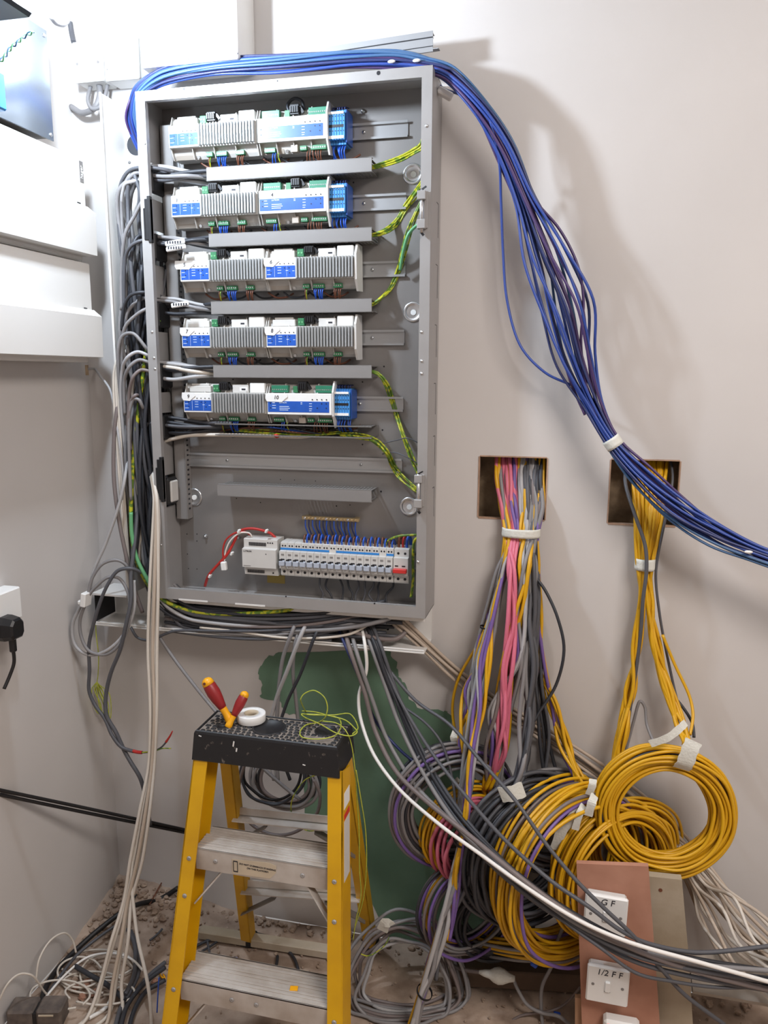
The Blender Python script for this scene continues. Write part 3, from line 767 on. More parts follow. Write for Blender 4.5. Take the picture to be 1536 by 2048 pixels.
# yellow label plate below power supply
p = P(552, 1158, -.007); b = MB(); b.bb(p.x-.024, p.x+.024, -.0072, -.0062, p.z-.011, p.z+.011)
t = thing('rating_label', 'small worn yellow label on the back plate under the power supply', 'label', (p.x, -.007, p.z-.011)); b.build('label_plate', M['label_y'], t)
# ============================================================ TRUNKING, BOXES AND UNITS
b = MB(); b.bb(-1.083, -.984, -.003, -.0005, .94, 2.135); b.bb(-1.084, -1.0815, -.100, -.0005, .94, 2.135, .0005); b.bb(-1.084, -1.079, -.1005, -.098, .94, 2.135)
t = thing('trunking', 'tall open white cable trunking standing left of the metal enclosure', 'cable trunking', (-1.03, -.05, .94)); b.build('channel', M['trunk'], t)
p = P(272, 290, -.003); b = MB(); b.cyl(p, p + V((0, -.0008, 0)), .024, n=28); b.build('round_opening', M['c_char'], t)
for (x, y) in ((259, 325), (263, 395)):
    p = P(x, y, -.003); b = MB(); b.lathe(p, (0, -1, 0), [(0, .004), (.002, .0035), (.003, .0005)], 12); b.build('screw', M['duct'], t)
t = thing('trunking', 'long open white horizontal cable trunking under the metal enclosure', 'cable trunking', (-.75, -.05, .853))
b = MB(); b.bb(-1.186, -.3095, -.003, -.0005, .853, .940)
b.bb(-1.186, -1.086, -.100, -.0005, .9375, .940); b.bb(-.978, -.3095, -.100, -.0005, .9375, .940)
b.bb(-.978, -.3095, -.101, -.098, .932, .940, .0006); b.bb(-1.186, -1.086, -.101, -.098, .934, .940, .0006)
b.bb(-1.186, -.3095, -.100, -.0005, .853, .8555)
b.bb(-1.186, -.3095, -.1015, -.098, .853, .857, .0006); b.bb(-1.186, -.3095, -.1015, -.098, .8585, .8625, .0006)
b.build('channel', M['trunk'], t)
b = MB(); b.bb(-1.1845, -1.1835, -.094, -.006, .861, .933); b.build('open_end_shade', M['blackm'], t)  # black sheet paints in the shade inside the open end
p = P(776, 1258, -.003); b = MB(); b.cyl(p, p + V((0, -.002, 0)), .0028, n=12); b.build('screw', M['dot'], t)
# white panel box above
b = MB(); b.bb(-.974, -.740, -.10, -.001, 2.177, 2.62, .002)
t = thing('white_box', 'large white box panel on the wall above the enclosure', 'panel box', (-.857, -.05, 2.177)); b.build('box_body', M['cu'], t)
for (x, y) in ((474, 113), (377, 125)):
    p = P(x, y-8, -.101); b = MB(); b.lathe(p + V((0, .001, 0)), (0, -1, 0), [(0, .003), (.0015, .0026), (.002, .0004)], 10); b.build('screw', M['bright'], t)
# fused spur and blank plate
def wallplate(x0, x1, z0, z1, y, label, cat, name, depth=.045):
    t = thing(name, label, cat, ((x0+x1)/2, -.02, z0))
    b = MB(); b.bb(x0+.001, x1-.001, y+.008, -.0005, z0+.001, z1-.001, .003); b.build('back_box', M['white'], t)
    b = MB(); b.bb(x0, x1, y, y+.009, z0, z1, .0025); b.build('plate', M['white'], t)
    return t
t = wallplate(-1.173, -1.094, 2.174, 2.262, -.062, 'white fused spur plate with two screws, high in the corner', 'fused spur', 'fused_spur')
b = MB(); b.bb(-1.144, -1.121, -.0638, -.0615, 2.205, 2.226, .001); b.build('fuse_carrier', M['offwhite'], t)
for x in (-1.161, -1.106): b = MB(); b.cyl((x, -.062, 2.214), (x, -.0632, 2.214), .0032, n=12); b.build('screw', M['duct'], t)
t = wallplate(-1.091, -1.003, 2.172, 2.264, -.062, 'white blank box right of the fused spur plate', 'blank box', 'blank_box')
for (x, z) in ((-1.083, 2.196), (-1.012, 2.199)): b = MB(); b.cyl((x, -.062, z), (x, -.0628, z), .002, n=10); b.build('screw', M['duct'], t)
b = MB(); b.bb(-1.09, -1.004, -.088, -.03, 2.158, 2.171, .002)
for x in (-1.06, -1.03): b.bb(x, x+.009, -.0885, -.087, 2.162, 2.166)
# cable into the spur
b = MB(); b.tube([(-1.150, -.03, 2.176), (-1.150, -.045, 2.140), (-1.135, -.05, 2.118), (-1.112, -.045, 2.128), (-1.104, -.03, 2.176)], .0045, 8)
tag(b.build('cable_loop', M['c_grey']), 'grey cable looping under the white fused spur plate', 'cable')
b = MB(); b.tube([P(143, 214, -.004), P(165, 226, -.03), P(190, 215, -.045), P(200, 190, -.04), P(198, 166, -.03)], .007, 9)
tag(b.build('conduit_stub', M['c_grey']), 'thick grey conduit bend curving from the wall up to the spur boxes', 'conduit')

# consumer units on left wall
XW = XL
def cunit(z0, z1, label, badge=False):
    y1 = -.100
    t = thing('consumer_unit', label, 'consumer unit', (XW+.05, -.45, z0), 'white consumer units on the left wall')
    b = MB(); b.bb(XW, -1.150, -.90, y1-.004, z0, z1, .003); b.build('housing', M['cu'], t)
    b = MB(); b.bb(-1.150, -1.134, -.90, y1-.002, z0+.118, z1, .002)
    # protruding lower cover, sloped on top
    zz0, zz1 = z0+.010, z0+.118
    b.prism([(-1.150, -.90, zz0), (-1.114, -.90, zz0+.002), (-1.112, -.90, zz1-.010), (-1.132, -.90, zz1+.006), (-1.150, -.90, zz1+.006)], (0, .90 + y1 + .002, 0))
    c = b.build('front_cover', M['cu'], t)
    b = MB(); b.bb(-1.131, -1.1298, y1-.040, y1-.028, zz1+.0065, zz1+.0088); b.build('catch', M['dot'], c)
    if badge:
        b = MB(); b.bb(-1.1345, -1.1330, y1-.020, y1-.006, z0+.175, z0+.222, .0004); bd = b.build('badge', M['duct'], c)
        text('hager', .013, (-1.1326, y1-.0132, z0+.198), Matrix.Rotation(math.pi/2, 3, 'X') @ RL, M['white'], bd, 'badge_lettering')
    return t
cunit(1.764, 1.992, 'upper white consumer unit on the left wall, with the grey badge', True)
cunit(1.527, 1.758, 'lower white consumer unit on the left wall', False)
t = thing('adaptable_box', 'shiny steel adaptable box with bright lid at the top of the left wall', 'steel box', (XW+.05, -.42, 2.0))
b = MB(); b.bb(XW, -1.128, -.66, -.225, 2.004, 2.216, .001); b.build('box_body', M['steel'], t)
b = MB(); b.bb(-1.128, -1.125, -.665, -.219, 1.999, 2.221, .0008); b.build('lid', M['brushed'], t)
for z in (2.010, 2.208):
    b = MB(); b.lathe((-1.125, -.229, z), (1, 0, 0), [(0, .0045), (.002, .004), (.003, .0008)], 12); b.build('screw', M['bright'], t)
# hole with cable under the lower unit
p = PX(176, 738, XL + .0002)
b = MB(); b.bb(XL-.001, XL+.0012, p.y-.012, p.y+.012, p.z-.016, p.z+.010)
t = thing('wall_cutout', 'small rough square cut-out in the left wall below the consumer units', 'wall hole', p); b.build('dark_opening', M['brick'], t)
b = MB(); b.tube([p, p + V((.02, .0, .0)), P(200, 752, -.06), P(222, 785, -.09), P(238, 880, -.11), P(247, 960, -.11), P(244, 1000, -.12)], .003, 8)
tag(b.build('cable', M['c_lgrey']), 'thin pale cable leaving the small hole in the left wall towards the trunking', 'cable')

# double socket with black plug
t = thing('wall_socket', 'white socket box on the left wall with black plug in it', 'socket', (XW+.03, -.50, .95))
b = MB(); b.bb(XW, -1.182, -.62, -.366, .958, 1.030, .003); b.build('socket_box', M['white'], t)
t = thing('mains_plug', 'black three pin plug pushed into the white wall socket', 'plug', (-1.15, -.41, .95))
b = MB(); c = PX(22, 1256, -1.165)
cy, cz = c.y, c.z
pr = [(-1.182, 1), (-1.170, 1), (-1.150, .86), (-1.146, .7)]
rings = []
for xx, s_ in pr:
    w_, h_ = .024*s_, .026*s_
    rings.append([(xx, cy + a*w_, cz + k*h_) for a, k in ((-.7, -1), (.7, -1), (1, -.6), (1, .5), (.55, 1), (-.55, 1), (-1, .5), (-1, -.6))])
b.ring_loft([[V(p) for p in r] for r in rings], smooth=False); b.build('plug_body', M['black'], t)
b = MB(); b.bar((-1.164, cy, cz-.022), (-1.164, cy, cz-.055), .014, .013, (1, 0, 0), .003); b.build('strain_relief', M['black'], t)
b = MB(); b.tube([(-1.164, cy, cz-.05), PX(28, 1325, -1.165), PX(20, 1350, -1.17), PX(8, 1378, -1.175)], .0038, 8); b.build('flex', M['c_black'], t)

# work lamp
t = thing('work_lamp', 'dark work lamp with dazzling round bulb at the top left corner', 'work light', LAMP + V((0, 0, -.03)))
b = MB(); hc = P(0, 4, -.55); b.bb(hc.x-.11, hc.x+.028, -.60, -.50, hc.z-.008, hc.z+.06, .006); b.build('housing', M['black'], t)
b = MB(); b.cyl(LAMP + V((-.035, 0, .004)), LAMP + V((-.012, 0, .002)), .030, .024, 20); b.build('bulb_holder', M['white'], t)
b = MB(); b.tube([P(88, 8, -.45), P(98, 28, -.45), P(112, 46, -.42), P(128, 49, -.38), P(138, 36, -.3), P(143, 10, -.25), P(142, -20, -.2)], .0042, 8)
tag(b.build('lamp_flex', M['c_lgrey']), 'grey flex hanging in a loop beside the bright work lamp', 'cable')
b = MB(); b.tube([P(140, 44, -.02), P(143, 65, -.02), P(147, 84, -.03)], .006, 8)
tag(b.build('cable', M['c_dgrey']), 'short grey cable dropping into the top of the fused spur', 'cable')
def twist(pts, r, off, mats, names, label, turns):
    base = catmull(pts, 12); n = len(base)
    for k, mm in enumerate(mats):
        q = []
        for i, p in enumerate(base):
            a = turns*2*math.pi*i/n + k*math.pi*2/len(mats)
            q.append(p + V((0, off*math.cos(a), off*math.sin(a))))
        b = MB(); b.tube(q, r, 6, smooth_pts=False); o = b.build(names, M[mm]); tag(o, label, 'wire', 'twisted pale blue wires at the steel box')
twist([P(66, 64, -.50), P(50, 72, -.50), P(35, 84, -.51), P(20, 98, -.52), P(8, 115, -.53), P(-6, 128, -.54)], .0013, .0026, ['c_teal', 'w_green'], 'twisted_wire', 'thin twisted pale wire hanging in front of the shiny steel box', 4)
p = P(-2, 180, -.5); b = MB(); b.bb(p.x-.02, p.x+.007, p.y-.01, p.y+.01, p.z-.034, p.z+.03, .003)
tag(b.build('blue_connector', M['blueterm']), 'bright blue connector at the left edge in front of the steel box', 'connector')

# loose trunking lid lying on the enclosure
a, c = P(600, 118, -.05), P(866, 78, -.075)
t = thing('plastic_profile', 'loose white trunking lid offcut lying tilted on top of the enclosure', 'trunking lid', (a + c)/2)
d = (c - a).normalized(); up = V((0, 0, 1)); up = (up - d*up.dot(d)).normalized(); sd = d.cross(up)
b = MB()
def lidsec(o, wdt):
    return None
b.bar(a - up*.004, c - up*.004, .040, .0018, sd)
b.bar(a + up*.011 - sd*.006, c + up*.011 - sd*.006, .012, .0018, up)
b.bar(a - up*.019 - sd*.006, c - up*.019 - sd*.006 + d*.012, .014, .0018, up)
b.bar(a + up*.003 - sd*.002, c + up*.003 - sd*.002, .004, .0018, up)
b.build('lid_profile', mat('shaded white plastic', '#8f9092', .5), t)  # white lid; underside shade is put into this grey colour
for o_, w_ in ((.0035, .0022), (-.0135, .0014)):
    b = MB(); b.bar(a + up*o_ - sd*.0012, c + up*o_ - sd*.0012, w_, .0006, sd); b.bar(a + up*o_ + sd*.0012, c + up*o_ + sd*.0012, w_, .0006, sd); b.build('groove', M['dot'], t)
# support bracket stub poking out right of enclosure top
p = P(888, 170, -.04); b = MB(); b.bar((EX1, -.06, 2.095), (EX1+.03, -.05, 2.08), .02, .014, (0, 0, 1), .003)
tag(b.build('white_clip', M['white']), 'short white clip sticking out beside the top right corner of the enclosure', 'clip')

# ============================================================ CABLES
def cab(name, label, pts, r, mm, group=None, cat='cable', world=False, n=8, flat=1.0, parent=None, step=7):
    q = [V(p) if len(p) == 3 and world else P(*p) for p in pts]
    if not world and pts[-1][0] >= 1550: q.append(q[-1] + (q[-1] - q[-2]).normalized() * .45)
    b = MB(); b.tube(q, r, n, step=step, flat=flat)
    o = b.build(name, M[mm], parent)
    if parent is None: tag(o, label, cat, group)
    return o
def disc_offsets(n, rr):
    out = []
    for i in range(n):
        a = i * 2.399963; q = math.sqrt((i + .5) / n); out.append((q*math.cos(a), q*math.sin(a)))
    rr.shuffle(out); return out
def bundle(stations, mats, r, label, group, seed=1, name='cable', twist=0.6, jit=.12, ymax=-.004, us=None, depth=.8, step=7, cat='cable', zmin=None):
    """stations: (px, py, Y, spread). mats: list of material keys, one per cable."""
    rr = random.Random(seed); n = len(mats); offs = disc_offsets(n, rr)
    if us is not None: offs = [(u, rr.uniform(-.8, .8)) for u in us]
    C = [P(s[0], s[1], s[2]) for s in stations]
    for i in range(n):
        pts = []
        ax, ay = offs[i]
        for k, s in enumerate(stations):
            a, c = C[max(k-1, 0)], C[min(k+1, len(C)-1)]
            t = c - a; t.y = 0; t = t.normalized() if t.length > 1e-6 else V((0, 0, -1))
            side = V((-t.z, 0, t.x))
            th = twist * k * (0 if us is not None else 1)
            ox = ax*math.cos(th) - ay*math.sin(th) + rr.uniform(-jit, jit); oy = ax*math.sin(th) + ay*math.cos(th) + rr.uniform(-jit, jit)
            sp = s[3]; ym = s[4] if len(s) > 4 else ymax
            p = C[k] + side * ox * sp + V((0, oy * sp * depth, 0))
            if p.y > ym - r: p.y = ym - r
            if zmin is not None and p.z < zmin + r: p.z = zmin + r
            pts.append(p)
        if stations[-1][0] >= 1550: pts.append(pts[-1] + (pts[-1] - pts[-2]).normalized() * .45)
        b = MB(); b.tube(pts, r * rr.uniform(.93, 1.07), 8, step=step)
        o = b.build(name, M[mats[i]]); tag(o, label.replace('@', CN[mats[i]]), cat, group)
def wrap(c, axis, a, bb_, h, label, mm='tape', name='tape_wrap', flatdir=(0, 1, 0)):
    c = V(c); d = V(axis).normalized(); f = V(flatdir); f = (f - d*f.dot(d)).normalized(); s_ = d.cross(f)
    b = MB(); n = 20
    def ring(o, k): return [c + d*o + s_*(a*k*math.cos(2*math.pi*i/n)) + f*(bb_*k*math.sin(2*math.pi*i/n)) for i in range(n)]
    b.ring_loft([ring(-h/2, 1), ring(-h/4, 1.02), ring(h/4, 1.0), ring(h/2, 1.01), ring(h/2, .93), ring(-h/2, .93)], closed=True, caps=False)
    o = b.build(name, M[mm]); tag(o, label, 'tape' if 'tape' in name else 'cable tie'); return o

# --- row entries and the vertical mass in left trunking
rr = random.Random(21)
rowsz = [1.952, 1.806, 1.655, 1.507, 1.372]
nrow = [8, 6, 5, 6, 7]
for ri, z in enumerate(rowsz):
    for k in range(nrow[ri]):
        u = (k + .5) / nrow[ri]
        zz = z + (u - .5) * .024
        xo = rr.uniform(-1.064, -1.0); yo = rr.uniform(-.098, -.02)
        hz = rr.uniform(-.012, .022)
        if ri == 0: mm = ('c_grey', 'c_dgrey', 'c_lgrey', 'c_grey', 'c_dgrey', 'c_lgrey', 'c_grey', 'c_char')[k]
        elif ri == 3: mm = ('c_lgrey', 'c_white', 'c_grey', 'c_dgrey', 'c_lgrey', 'c_char')[k]
        elif ri == 4: mm = ('c_char', 'c_char', 'c_char', 'c_dgrey', 'c_char', 'c_char', 'c_dgrey')[k]
        else: mm = ('c_char', 'c_grey', 'c_dgrey', 'c_lgrey', 'c_char', 'c_char')[k]
        yr = -.03 - .045 * rr.random()
        zl = zz + hz
        pts = [(-.80, -.02 - .04*u, zz), (-.842, -.022 - .038*u, zz), (-.885, yr, zz + hz*.3), (-.940, yr - .005, zl), (-.978, yr - .01, zl + .004), (-1.005, (yr+yo)/2 - .02, zl + rr.uniform(-.002, .018)), (xo + .012, yo - .01, zl - .028), (xo, yo, zl - .085)]
        zc = zl - .085
        while zc > 1.12:
            zc -= .14
            if zc < 1.0: break
            q = (zc - 1.0)
            pts.append((max(-1.072, min(-.995, xo + rr.uniform(-.014, .014))), max(-.112, min(-.012, yo + rr.uniform(-.018, .018))), zc))
        ex = rr.uniform(-.84, -.42); ez = rr.uniform(.868, .922); ey = rr.uniform(-.105, -.03)
        dx = rr.uniform(0, .035)
        pts += [(-1.030 + dx, ey, .985), (-1.000 + dx, ey, .935 + (ez-.9)*.8), (-.955 + dx, ey, ez + .010), (-.89, ey, ez), ((-.89+ex)/2, ey + rr.uniform(-.006, .006), ez - .004 + rr.uniform(-.006, .006)), (ex, ey + .01, ez)]
        if rr.random() < .5: pts += [(ex + .05, -.012, ez + .012)]
        cab('cable', '%s cable leaving the %s grey duct to run down the open trunking' % (CN[mm], ordn[ri]), pts, .0048 if ri in (0, 3) else .0044, mm, 'cables from the %s duct into the left trunking' % ordn[ri], world=True, step=5)
# extra dark runs that only drop through the trunking
for k in range(36):
    xo = rr.uniform(-1.062, -.99); yo = rr.uniform(-.105, -.02); z0 = rr.uniform(1.45, 1.83)
    pts = [(xo + .02, yo, z0)]
    zc = z0
    while zc > 1.15:
        zc -= .13; pts.append((max(-1.066, min(-.992, xo + rr.uniform(-.015, .015))), max(-.112, min(-.012, yo + rr.uniform(-.015, .015))), zc))
    ex = rr.uniform(-.72, -.36); ez = rr.uniform(.864, .925); ey = rr.uniform(-.098, -.02)
    pts += [(-1.02, ey, .97), (-.985, ey, .925), (-.93, ey, ez), ((-.93+ex)/2, ey, ez - .004), (ex, ey, ez)]
    mm = rr.choice(('c_char', 'c_char', 'c_dgrey', 'c_char', 'c_taupe', 'c_dgrey'))
    cab('cable', '%s cable packed in the open trunking left of and under the enclosure' % CN[mm], pts, rr.choice((.0042, .005)), mm, 'dark cables packed in the trunking', world=True, step=5)
# green-yellow earth down the trunk
cab('earth_cable', 'thick green and yellow earth cable in the trunking left of and under the enclosure', [(318, 640, -.08), (296, 690, -.1), (285, 760, -.1), (268, 900, -.10), (262, 1020, -.115), (266, 1090, -.115), (285, 1150, -.11), (320, 1195, -.11), (380, 1222, -.10), (460, 1228, -.10), (560, 1222, -.10), (620, 1212, -.09)], .0052, 'w_gy')
cab('earth_cable', 'pale green cable bending in the lower left of the trunking', [(262, 1025, -.121), (264, 1070, -.123), (275, 1120, -.122), (300, 1168, -.12)], .005, 'w_green')
# loops standing out of the trunking on the left
for k, (pts, mm) in enumerate((
    ([(330, 340, -.08), (290, 335, -.1), (258, 342, -.1), (240, 375, -.09), (237, 440, -.09), (245, 520, -.09), (262, 600, -.08)], 'c_dgrey'),
    ([(300, 358, -.06), (270, 362, -.1), (248, 372, -.1), (243, 430, -.08), (262, 480, -.06), (270, 560, -.07)], 'c_lgrey'),
    ([(296, 700, -.11), (268, 668, -.12), (245, 672, -.12), (236, 700, -.12), (238, 760, -.11), (248, 850, -.1)], 'c_grey'),
    ([(298, 712, -.11), (275, 704, -.12), (254, 716, -.13), (244, 742, -.12), (242, 800, -.11), (250, 900, -.1)], 'c_lgrey'),
    ([(300, 726, -.11), (278, 720, -.12), (258, 735, -.13), (248, 765, -.12), (250, 830, -.11)], 'c_grey'),
    ([(302, 744, -.11), (282, 740, -.12), (266, 755, -.13), (258, 790, -.12), (256, 860, -.11)], 'c_taupe'),
    ([(294, 618, -.11), (270, 632, -.12), (250, 655, -.12), (243, 700, -.11), (246, 790, -.10)], 'c_grey'),
    ([(290, 480, -.11), (262, 492, -.12), (250, 520, -.11), (248, 600, -.1), (255, 690, -.1)], 'c_dgrey'),
    ([(288, 400, -.11), (270, 430, -.11), (250, 470, -.11), (243, 540, -.1), (243, 620, -.1)], 'c_grey'),
    ([(292, 585, -.11), (262, 590, -.12), (248, 615, -.11), (243, 660, -.1)], 'c_char'),
    ([(272, 790, -.12), (262, 803, -.12), (256, 850, -.12), (262, 900, -.11)], 'c_taupe'),
    ([(286, 815, -.11), (278, 800, -.12), (266, 800, -.12), (258, 830, -.12), (258, 900, -.12), (262, 1000, -.12)], 'c_grey'))):
    cab('cable', '%s cable looping out of the tall trunking beside the enclosure edge' % CN[mm], [(pts[0][0] + 16, pts[0][1] + 8, -.06)] + pts, .0042, mm, 'cables looping out of the tall trunking')
# white runs hugging the left side of trunking
for k, dx in enumerate((0, 5, 9)):
    cab('cable', 'white cable running down the left edge of the tall trunking', [(250+dx, 690, -.06), (233+dx, 722, -.10), (227+dx, 755, -.105), (229+dx, 820, -.105), (236+dx*.9, 920, -.105), (243+dx*.8, 1010, -.105), (250+dx*.7, 1100, -.105), (256+dx*.6, 1180, -.10)], .0032, 'c_white', 'white cables on the left edge of the trunking')
cab('cable', 'thick taupe cable crossing the left edge of the trunking', [(246, 760, -.08), (234, 820, -.105), (228, 880, -.11), (228, 960, -.115), (238, 1040, -.12), (252, 1110, -.12), (266, 1170, -.12), (285, 1225, -.11)], .005, 'c_taupe')

# --- blue data bundle over the top and down to the right
bl = ['c_blue', 'c_teal', 'c_vio', 'c_blue', 'c_navy', 'c_teal', 'c_blue', 'c_vio', 'c_navy', 'c_navy', 'c_blue', 'c_vio', 'c_teal', 'c_blue', 'c_blue', 'c_navy', 'c_vio', 'c_blue', 'c_navy', 'c_blue']
bundle([(283, 300, -.03, .010), (270, 262, -.05, .014), (266, 225, -.07, .012), (280, 182, -.09, .015), (330, 150, -.09, .018), (430, 133, -.085, .018), (560, 127, -.08, .02), (700, 117, -.08, .018), (790, 120, -.08, .020), (850, 130, -.085, .016),
        (900, 150, -.09, .016), (960, 215, -.095, .018), (1010, 295, -.085, .020), (1052, 400, -.075, .024), (1092, 510, -.075, .046), (1128, 620, -.075, .058), (1152, 720, -.075, .044), (1185, 810, -.08, .022), (1225, 885, -.09, .017),
        (1280, 950, -.10, .026), (1350, 1015, -.11, .032), (1430, 1068, -.12, .026), (1510, 1105, -.13, .020), (1600, 1140, -.14, .02)], bl, .0031,
       '@ data cable in the bundle crossing the enclosure top and the right wall', 'blue and violet data cables', seed=5, twist=.30, jit=.10, depth=.55)
cab('data_cable', 'thin blue cable bulging far left of the hanging blue bundle', [(980, 240, -.10), (998, 320, -.08), (1002, 400, -.06), (1006, 500, -.05), (1014, 600, -.05), (1040, 690, -.055), (1090, 745, -.06), (1150, 774, -.07), (1180, 800, -.08)], .0028, 'c_blue')
cab('data_cable', 'violet cable bulging to the right of the hanging blue bundle', [(1010, 290, -.085), (1070, 400, -.08), (1120, 460, -.08), (1155, 530, -.08), (1167, 600, -.08), (1162, 690, -.08), (1175, 780, -.085), (1205, 860, -.09)], .0029, 'c_vio')
cab('data_cable', 'violet cable making the widest loop at the top left corner of the enclosure', [(300, 166, -.09), (270, 182, -.08), (255, 215, -.08), (252, 240, -.07), (262, 268, -.05), (276, 285, -.03)], .0028, 'c_vio')
cab('data_cable', 'dark navy cable branching low off the blue bundle at the enclosure corner', [(862, 150, -.03), (885, 176, -.03), (925, 192, -.06), (960, 225, -.09), (985, 262, -.085), (1005, 320, -.08), (1040, 430, -.075)], .0028, 'c_navy')
cab('data_cable', 'violet cable hanging left of the main blue bundle', [(945, 205, -.09), (970, 260, -.08), (1000, 330, -.07), (1048, 440, -.06), (1080, 520, -.06), (1100, 620, -.06), (1140, 760, -.07), (1170, 830, -.08)], .0029, 'c_vio')
d = (P(1240, 905, -.09) - P(1210, 862, -.09)); wrap(P(1226, 885, -.09), d, .019, .019, .022, 'white tape around the blue cable bundle near the right hand wall hole')
for (x, y) in ((783, 123), (833, 121), (1497, 1104)):
    a = P(x, y, -.098) if x < 900 else P(x, y, -.145)
    b = MB(); b.sphere(a, .0085, 10, 6, (1.0, .35, .42)); tag(b.build('cable_marker', M['white']), {783: 'small white marker on the blue cables above the enclosure, left one', 833: 'small white marker on the blue cables at the enclosure top right corner', 1497: 'small white marker on the blue cables near the right edge'}[x], 'marker')

# --- strands from left wall hole
def strands(items, stations_for, r, label, group, seed, ymax=-.004):
    pass
L1 = 'cable coming out of the left square wall hole and hanging to the coils'
def hb(mats, us, tail, r, what, seed):
    """us: positions across the hole, 0 left to 1 right"""
    rr = random.Random(seed)
    for mm, u in zip(mats, us):
        j = lambda a: rr.uniform(-a, a)
        q = [(986 + 104*u, 893, .075), (988 + 102*u, 915, .050 + j(.012)), (990 + 96*u + j(3), 960, .012 + j(.008)), (998 + 88*u + j(3), 1015, -.014 + j(.006)), (1008 + 68*u + j(2), 1066, -.024 - .016*rr.random())]
        pts = [P(*s) for s in q]
        for s in tail:
            sp = s[3]
            pts.append(P(s[0] + j(sp) , s[1], min(-.008, s[2] + j(.012))))
        b = MB(); b.tube(pts, r, 8, step=6); o = b.build('cable', M[mm]); tag(o, what[0].replace('@', CN[mm]), 'cable', what[1])
def rng(n, a, c): return [a + (c-a)*(i+.5)/n for i in range(n)]
# pinks to pink coil
hb(['c_pink']*7, rng(7, .02, .46), [(1024, 1140, -.075, 9), (1022, 1240, -.10, 10), (1014, 1340, -.115, 11), (1006, 1440, -.12, 11), (1000, 1510, -.12, 10), (975, 1580, -.10, 9)], .0048, ('thick pink cable hanging straight down from the left wall hole', 'thick pink cables'), 31)
# left group of yellow, grey and purple, ends in the tied leg
hb(['c_yel', 'c_yel', 'c_lgrey', 'c_yel', 'c_pur', 'c_grey', 'c_pur', 'c_grey', 'c_lgrey'], [.10, .32, .2, .04, .4, .5, .3, .12, .6], [(1002, 1130, -.04, 7), (985, 1210, -.05, 12), (962, 1300, -.07, 18), (946, 1380, -.09, 18), (936, 1470, -.12, 18), (930, 1570, -.15, 13), (927, 1660, -.19, 7), (915, 1750, -.22, 10), (895, 1830, -.24, 14), (868, 1920, -.27, 12), (846, 1985, -.28, 7), (822, 2070, -.30, 12)], .0042, ('@ cable from the left wall hole running down the tied leg before the coils', 'cables tied into the long leg in front of the coils'), 32)
hb(['c_lgrey', 'c_lgrey', 'c_grey', 'c_lgrey', 'c_grey'], [.62, .7, .76, .55, .82], [(1010, 1150, -.05, 7), (985, 1260, -.08, 12), (962, 1340, -.10, 14), (948, 1440, -.13, 14), (935, 1560, -.17, 12), (928, 1660, -.21, 7), (908, 1770, -.25, 9), (890, 1850, -.27, 12), (862, 1940, -.29, 8), (846, 1985, -.295, 6), (825, 2070, -.31, 10)], .0052, ('@ cable in the tied leg that reaches the floor beside the ladder', 'pale grey cables tied into the long leg in front of the coils'), 33)
# middle: yellow + grey + purple to lower middle
hb(['c_yel', 'c_yel', 'c_lgrey', 'c_grey', 'c_pur', 'c_yel', 'c_lgrey', 'c_taupe', 'c_yel', 'c_lgrey'], [.58, .30, .66, .72, .80, .88, .62, .9, .5, .77], [(1048, 1130, -.045, 14), (1045, 1220, -.055, 16), (1030, 1310, -.07, 18), (1008, 1400, -.08, 18), (990, 1480, -.09, 16), (980, 1560, -.10, 14), (975, 1620, -.10, 14)], .004, ('@ cable hanging in the middle below the left wall hole, beside the pink ones', 'middle cables hanging from the left wall hole'), 34)
# dark grey to taped dark coil
hb(['c_dgrey', 'c_dgrey', 'c_char', 'c_dgrey', 'c_dgrey', 'c_char', 'c_dgrey', 'c_char'], rng(8, .62, .97), [(1070, 1130, -.04, 7), (1068, 1230, -.05, 9), (1062, 1330, -.07, 12), (1056, 1430, -.09, 12), (1048, 1520, -.12, 8), (1036, 1575, -.15, 7), (1015, 1640, -.15, 12), (1000, 1720, -.15, 12)], .0052, ('thick @ cable from the left wall hole to the taped dark coil', 'thick dark grey cables to the taped dark coil'), 35)
hb(['c_char', 'c_dgrey', 'c_char', 'c_dgrey'], [.7, .8, .9, .95], [(1072, 1150, -.03, 8), (1076, 1260, -.035, 9), (1080, 1370, -.04, 12), (1092, 1470, -.05, 16), (1100, 1560, -.06, 18)], .0042, ('@ cable from the left wall hole dropping behind the tall yellow coil', 'dark cables dropping behind the yellow coil'), 36)
# right group yellow and purple
hb(['c_yel', 'c_yel', 'c_pur', 'c_yel', 'c_yel', 'c_pur', 'c_yel', 'c_yel'], [.92, .96, .98, .9, .86, .94, .82, .99], [(1072, 1130, -.03, 6), (1076, 1230, -.035, 8), (1086, 1330, -.04, 10), (1105, 1410, -.05, 12), (1130, 1490, -.07, 12), (1160, 1560, -.10, 9), (1175, 1600, -.11, 8)], .0042, ('@ cable from the left wall hole slanting right to the tall coil', 'cables hanging to the yellow and purple coil'), 37)
hb(['c_yel', 'c_pur', 'c_yel', 'c_lgrey', 'c_pur', 'c_yel'], [.06, .36, .14, .5, .66, .3], [(1012, 1130, -.055, 6), (992, 1220, -.085, 12), (968, 1320, -.12, 14), (955, 1420, -.15, 14), (946, 1520, -.19, 12), (934, 1620, -.235, 8), (926, 1672, -.245, 5), (916, 1740, -.255, 8), (905, 1810, -.26, 9), (893, 1880, -.26, 8)], .0042, ('@ cable on the front of the tied leg, ending above the floor', 'front cables of the tied leg'), 38)
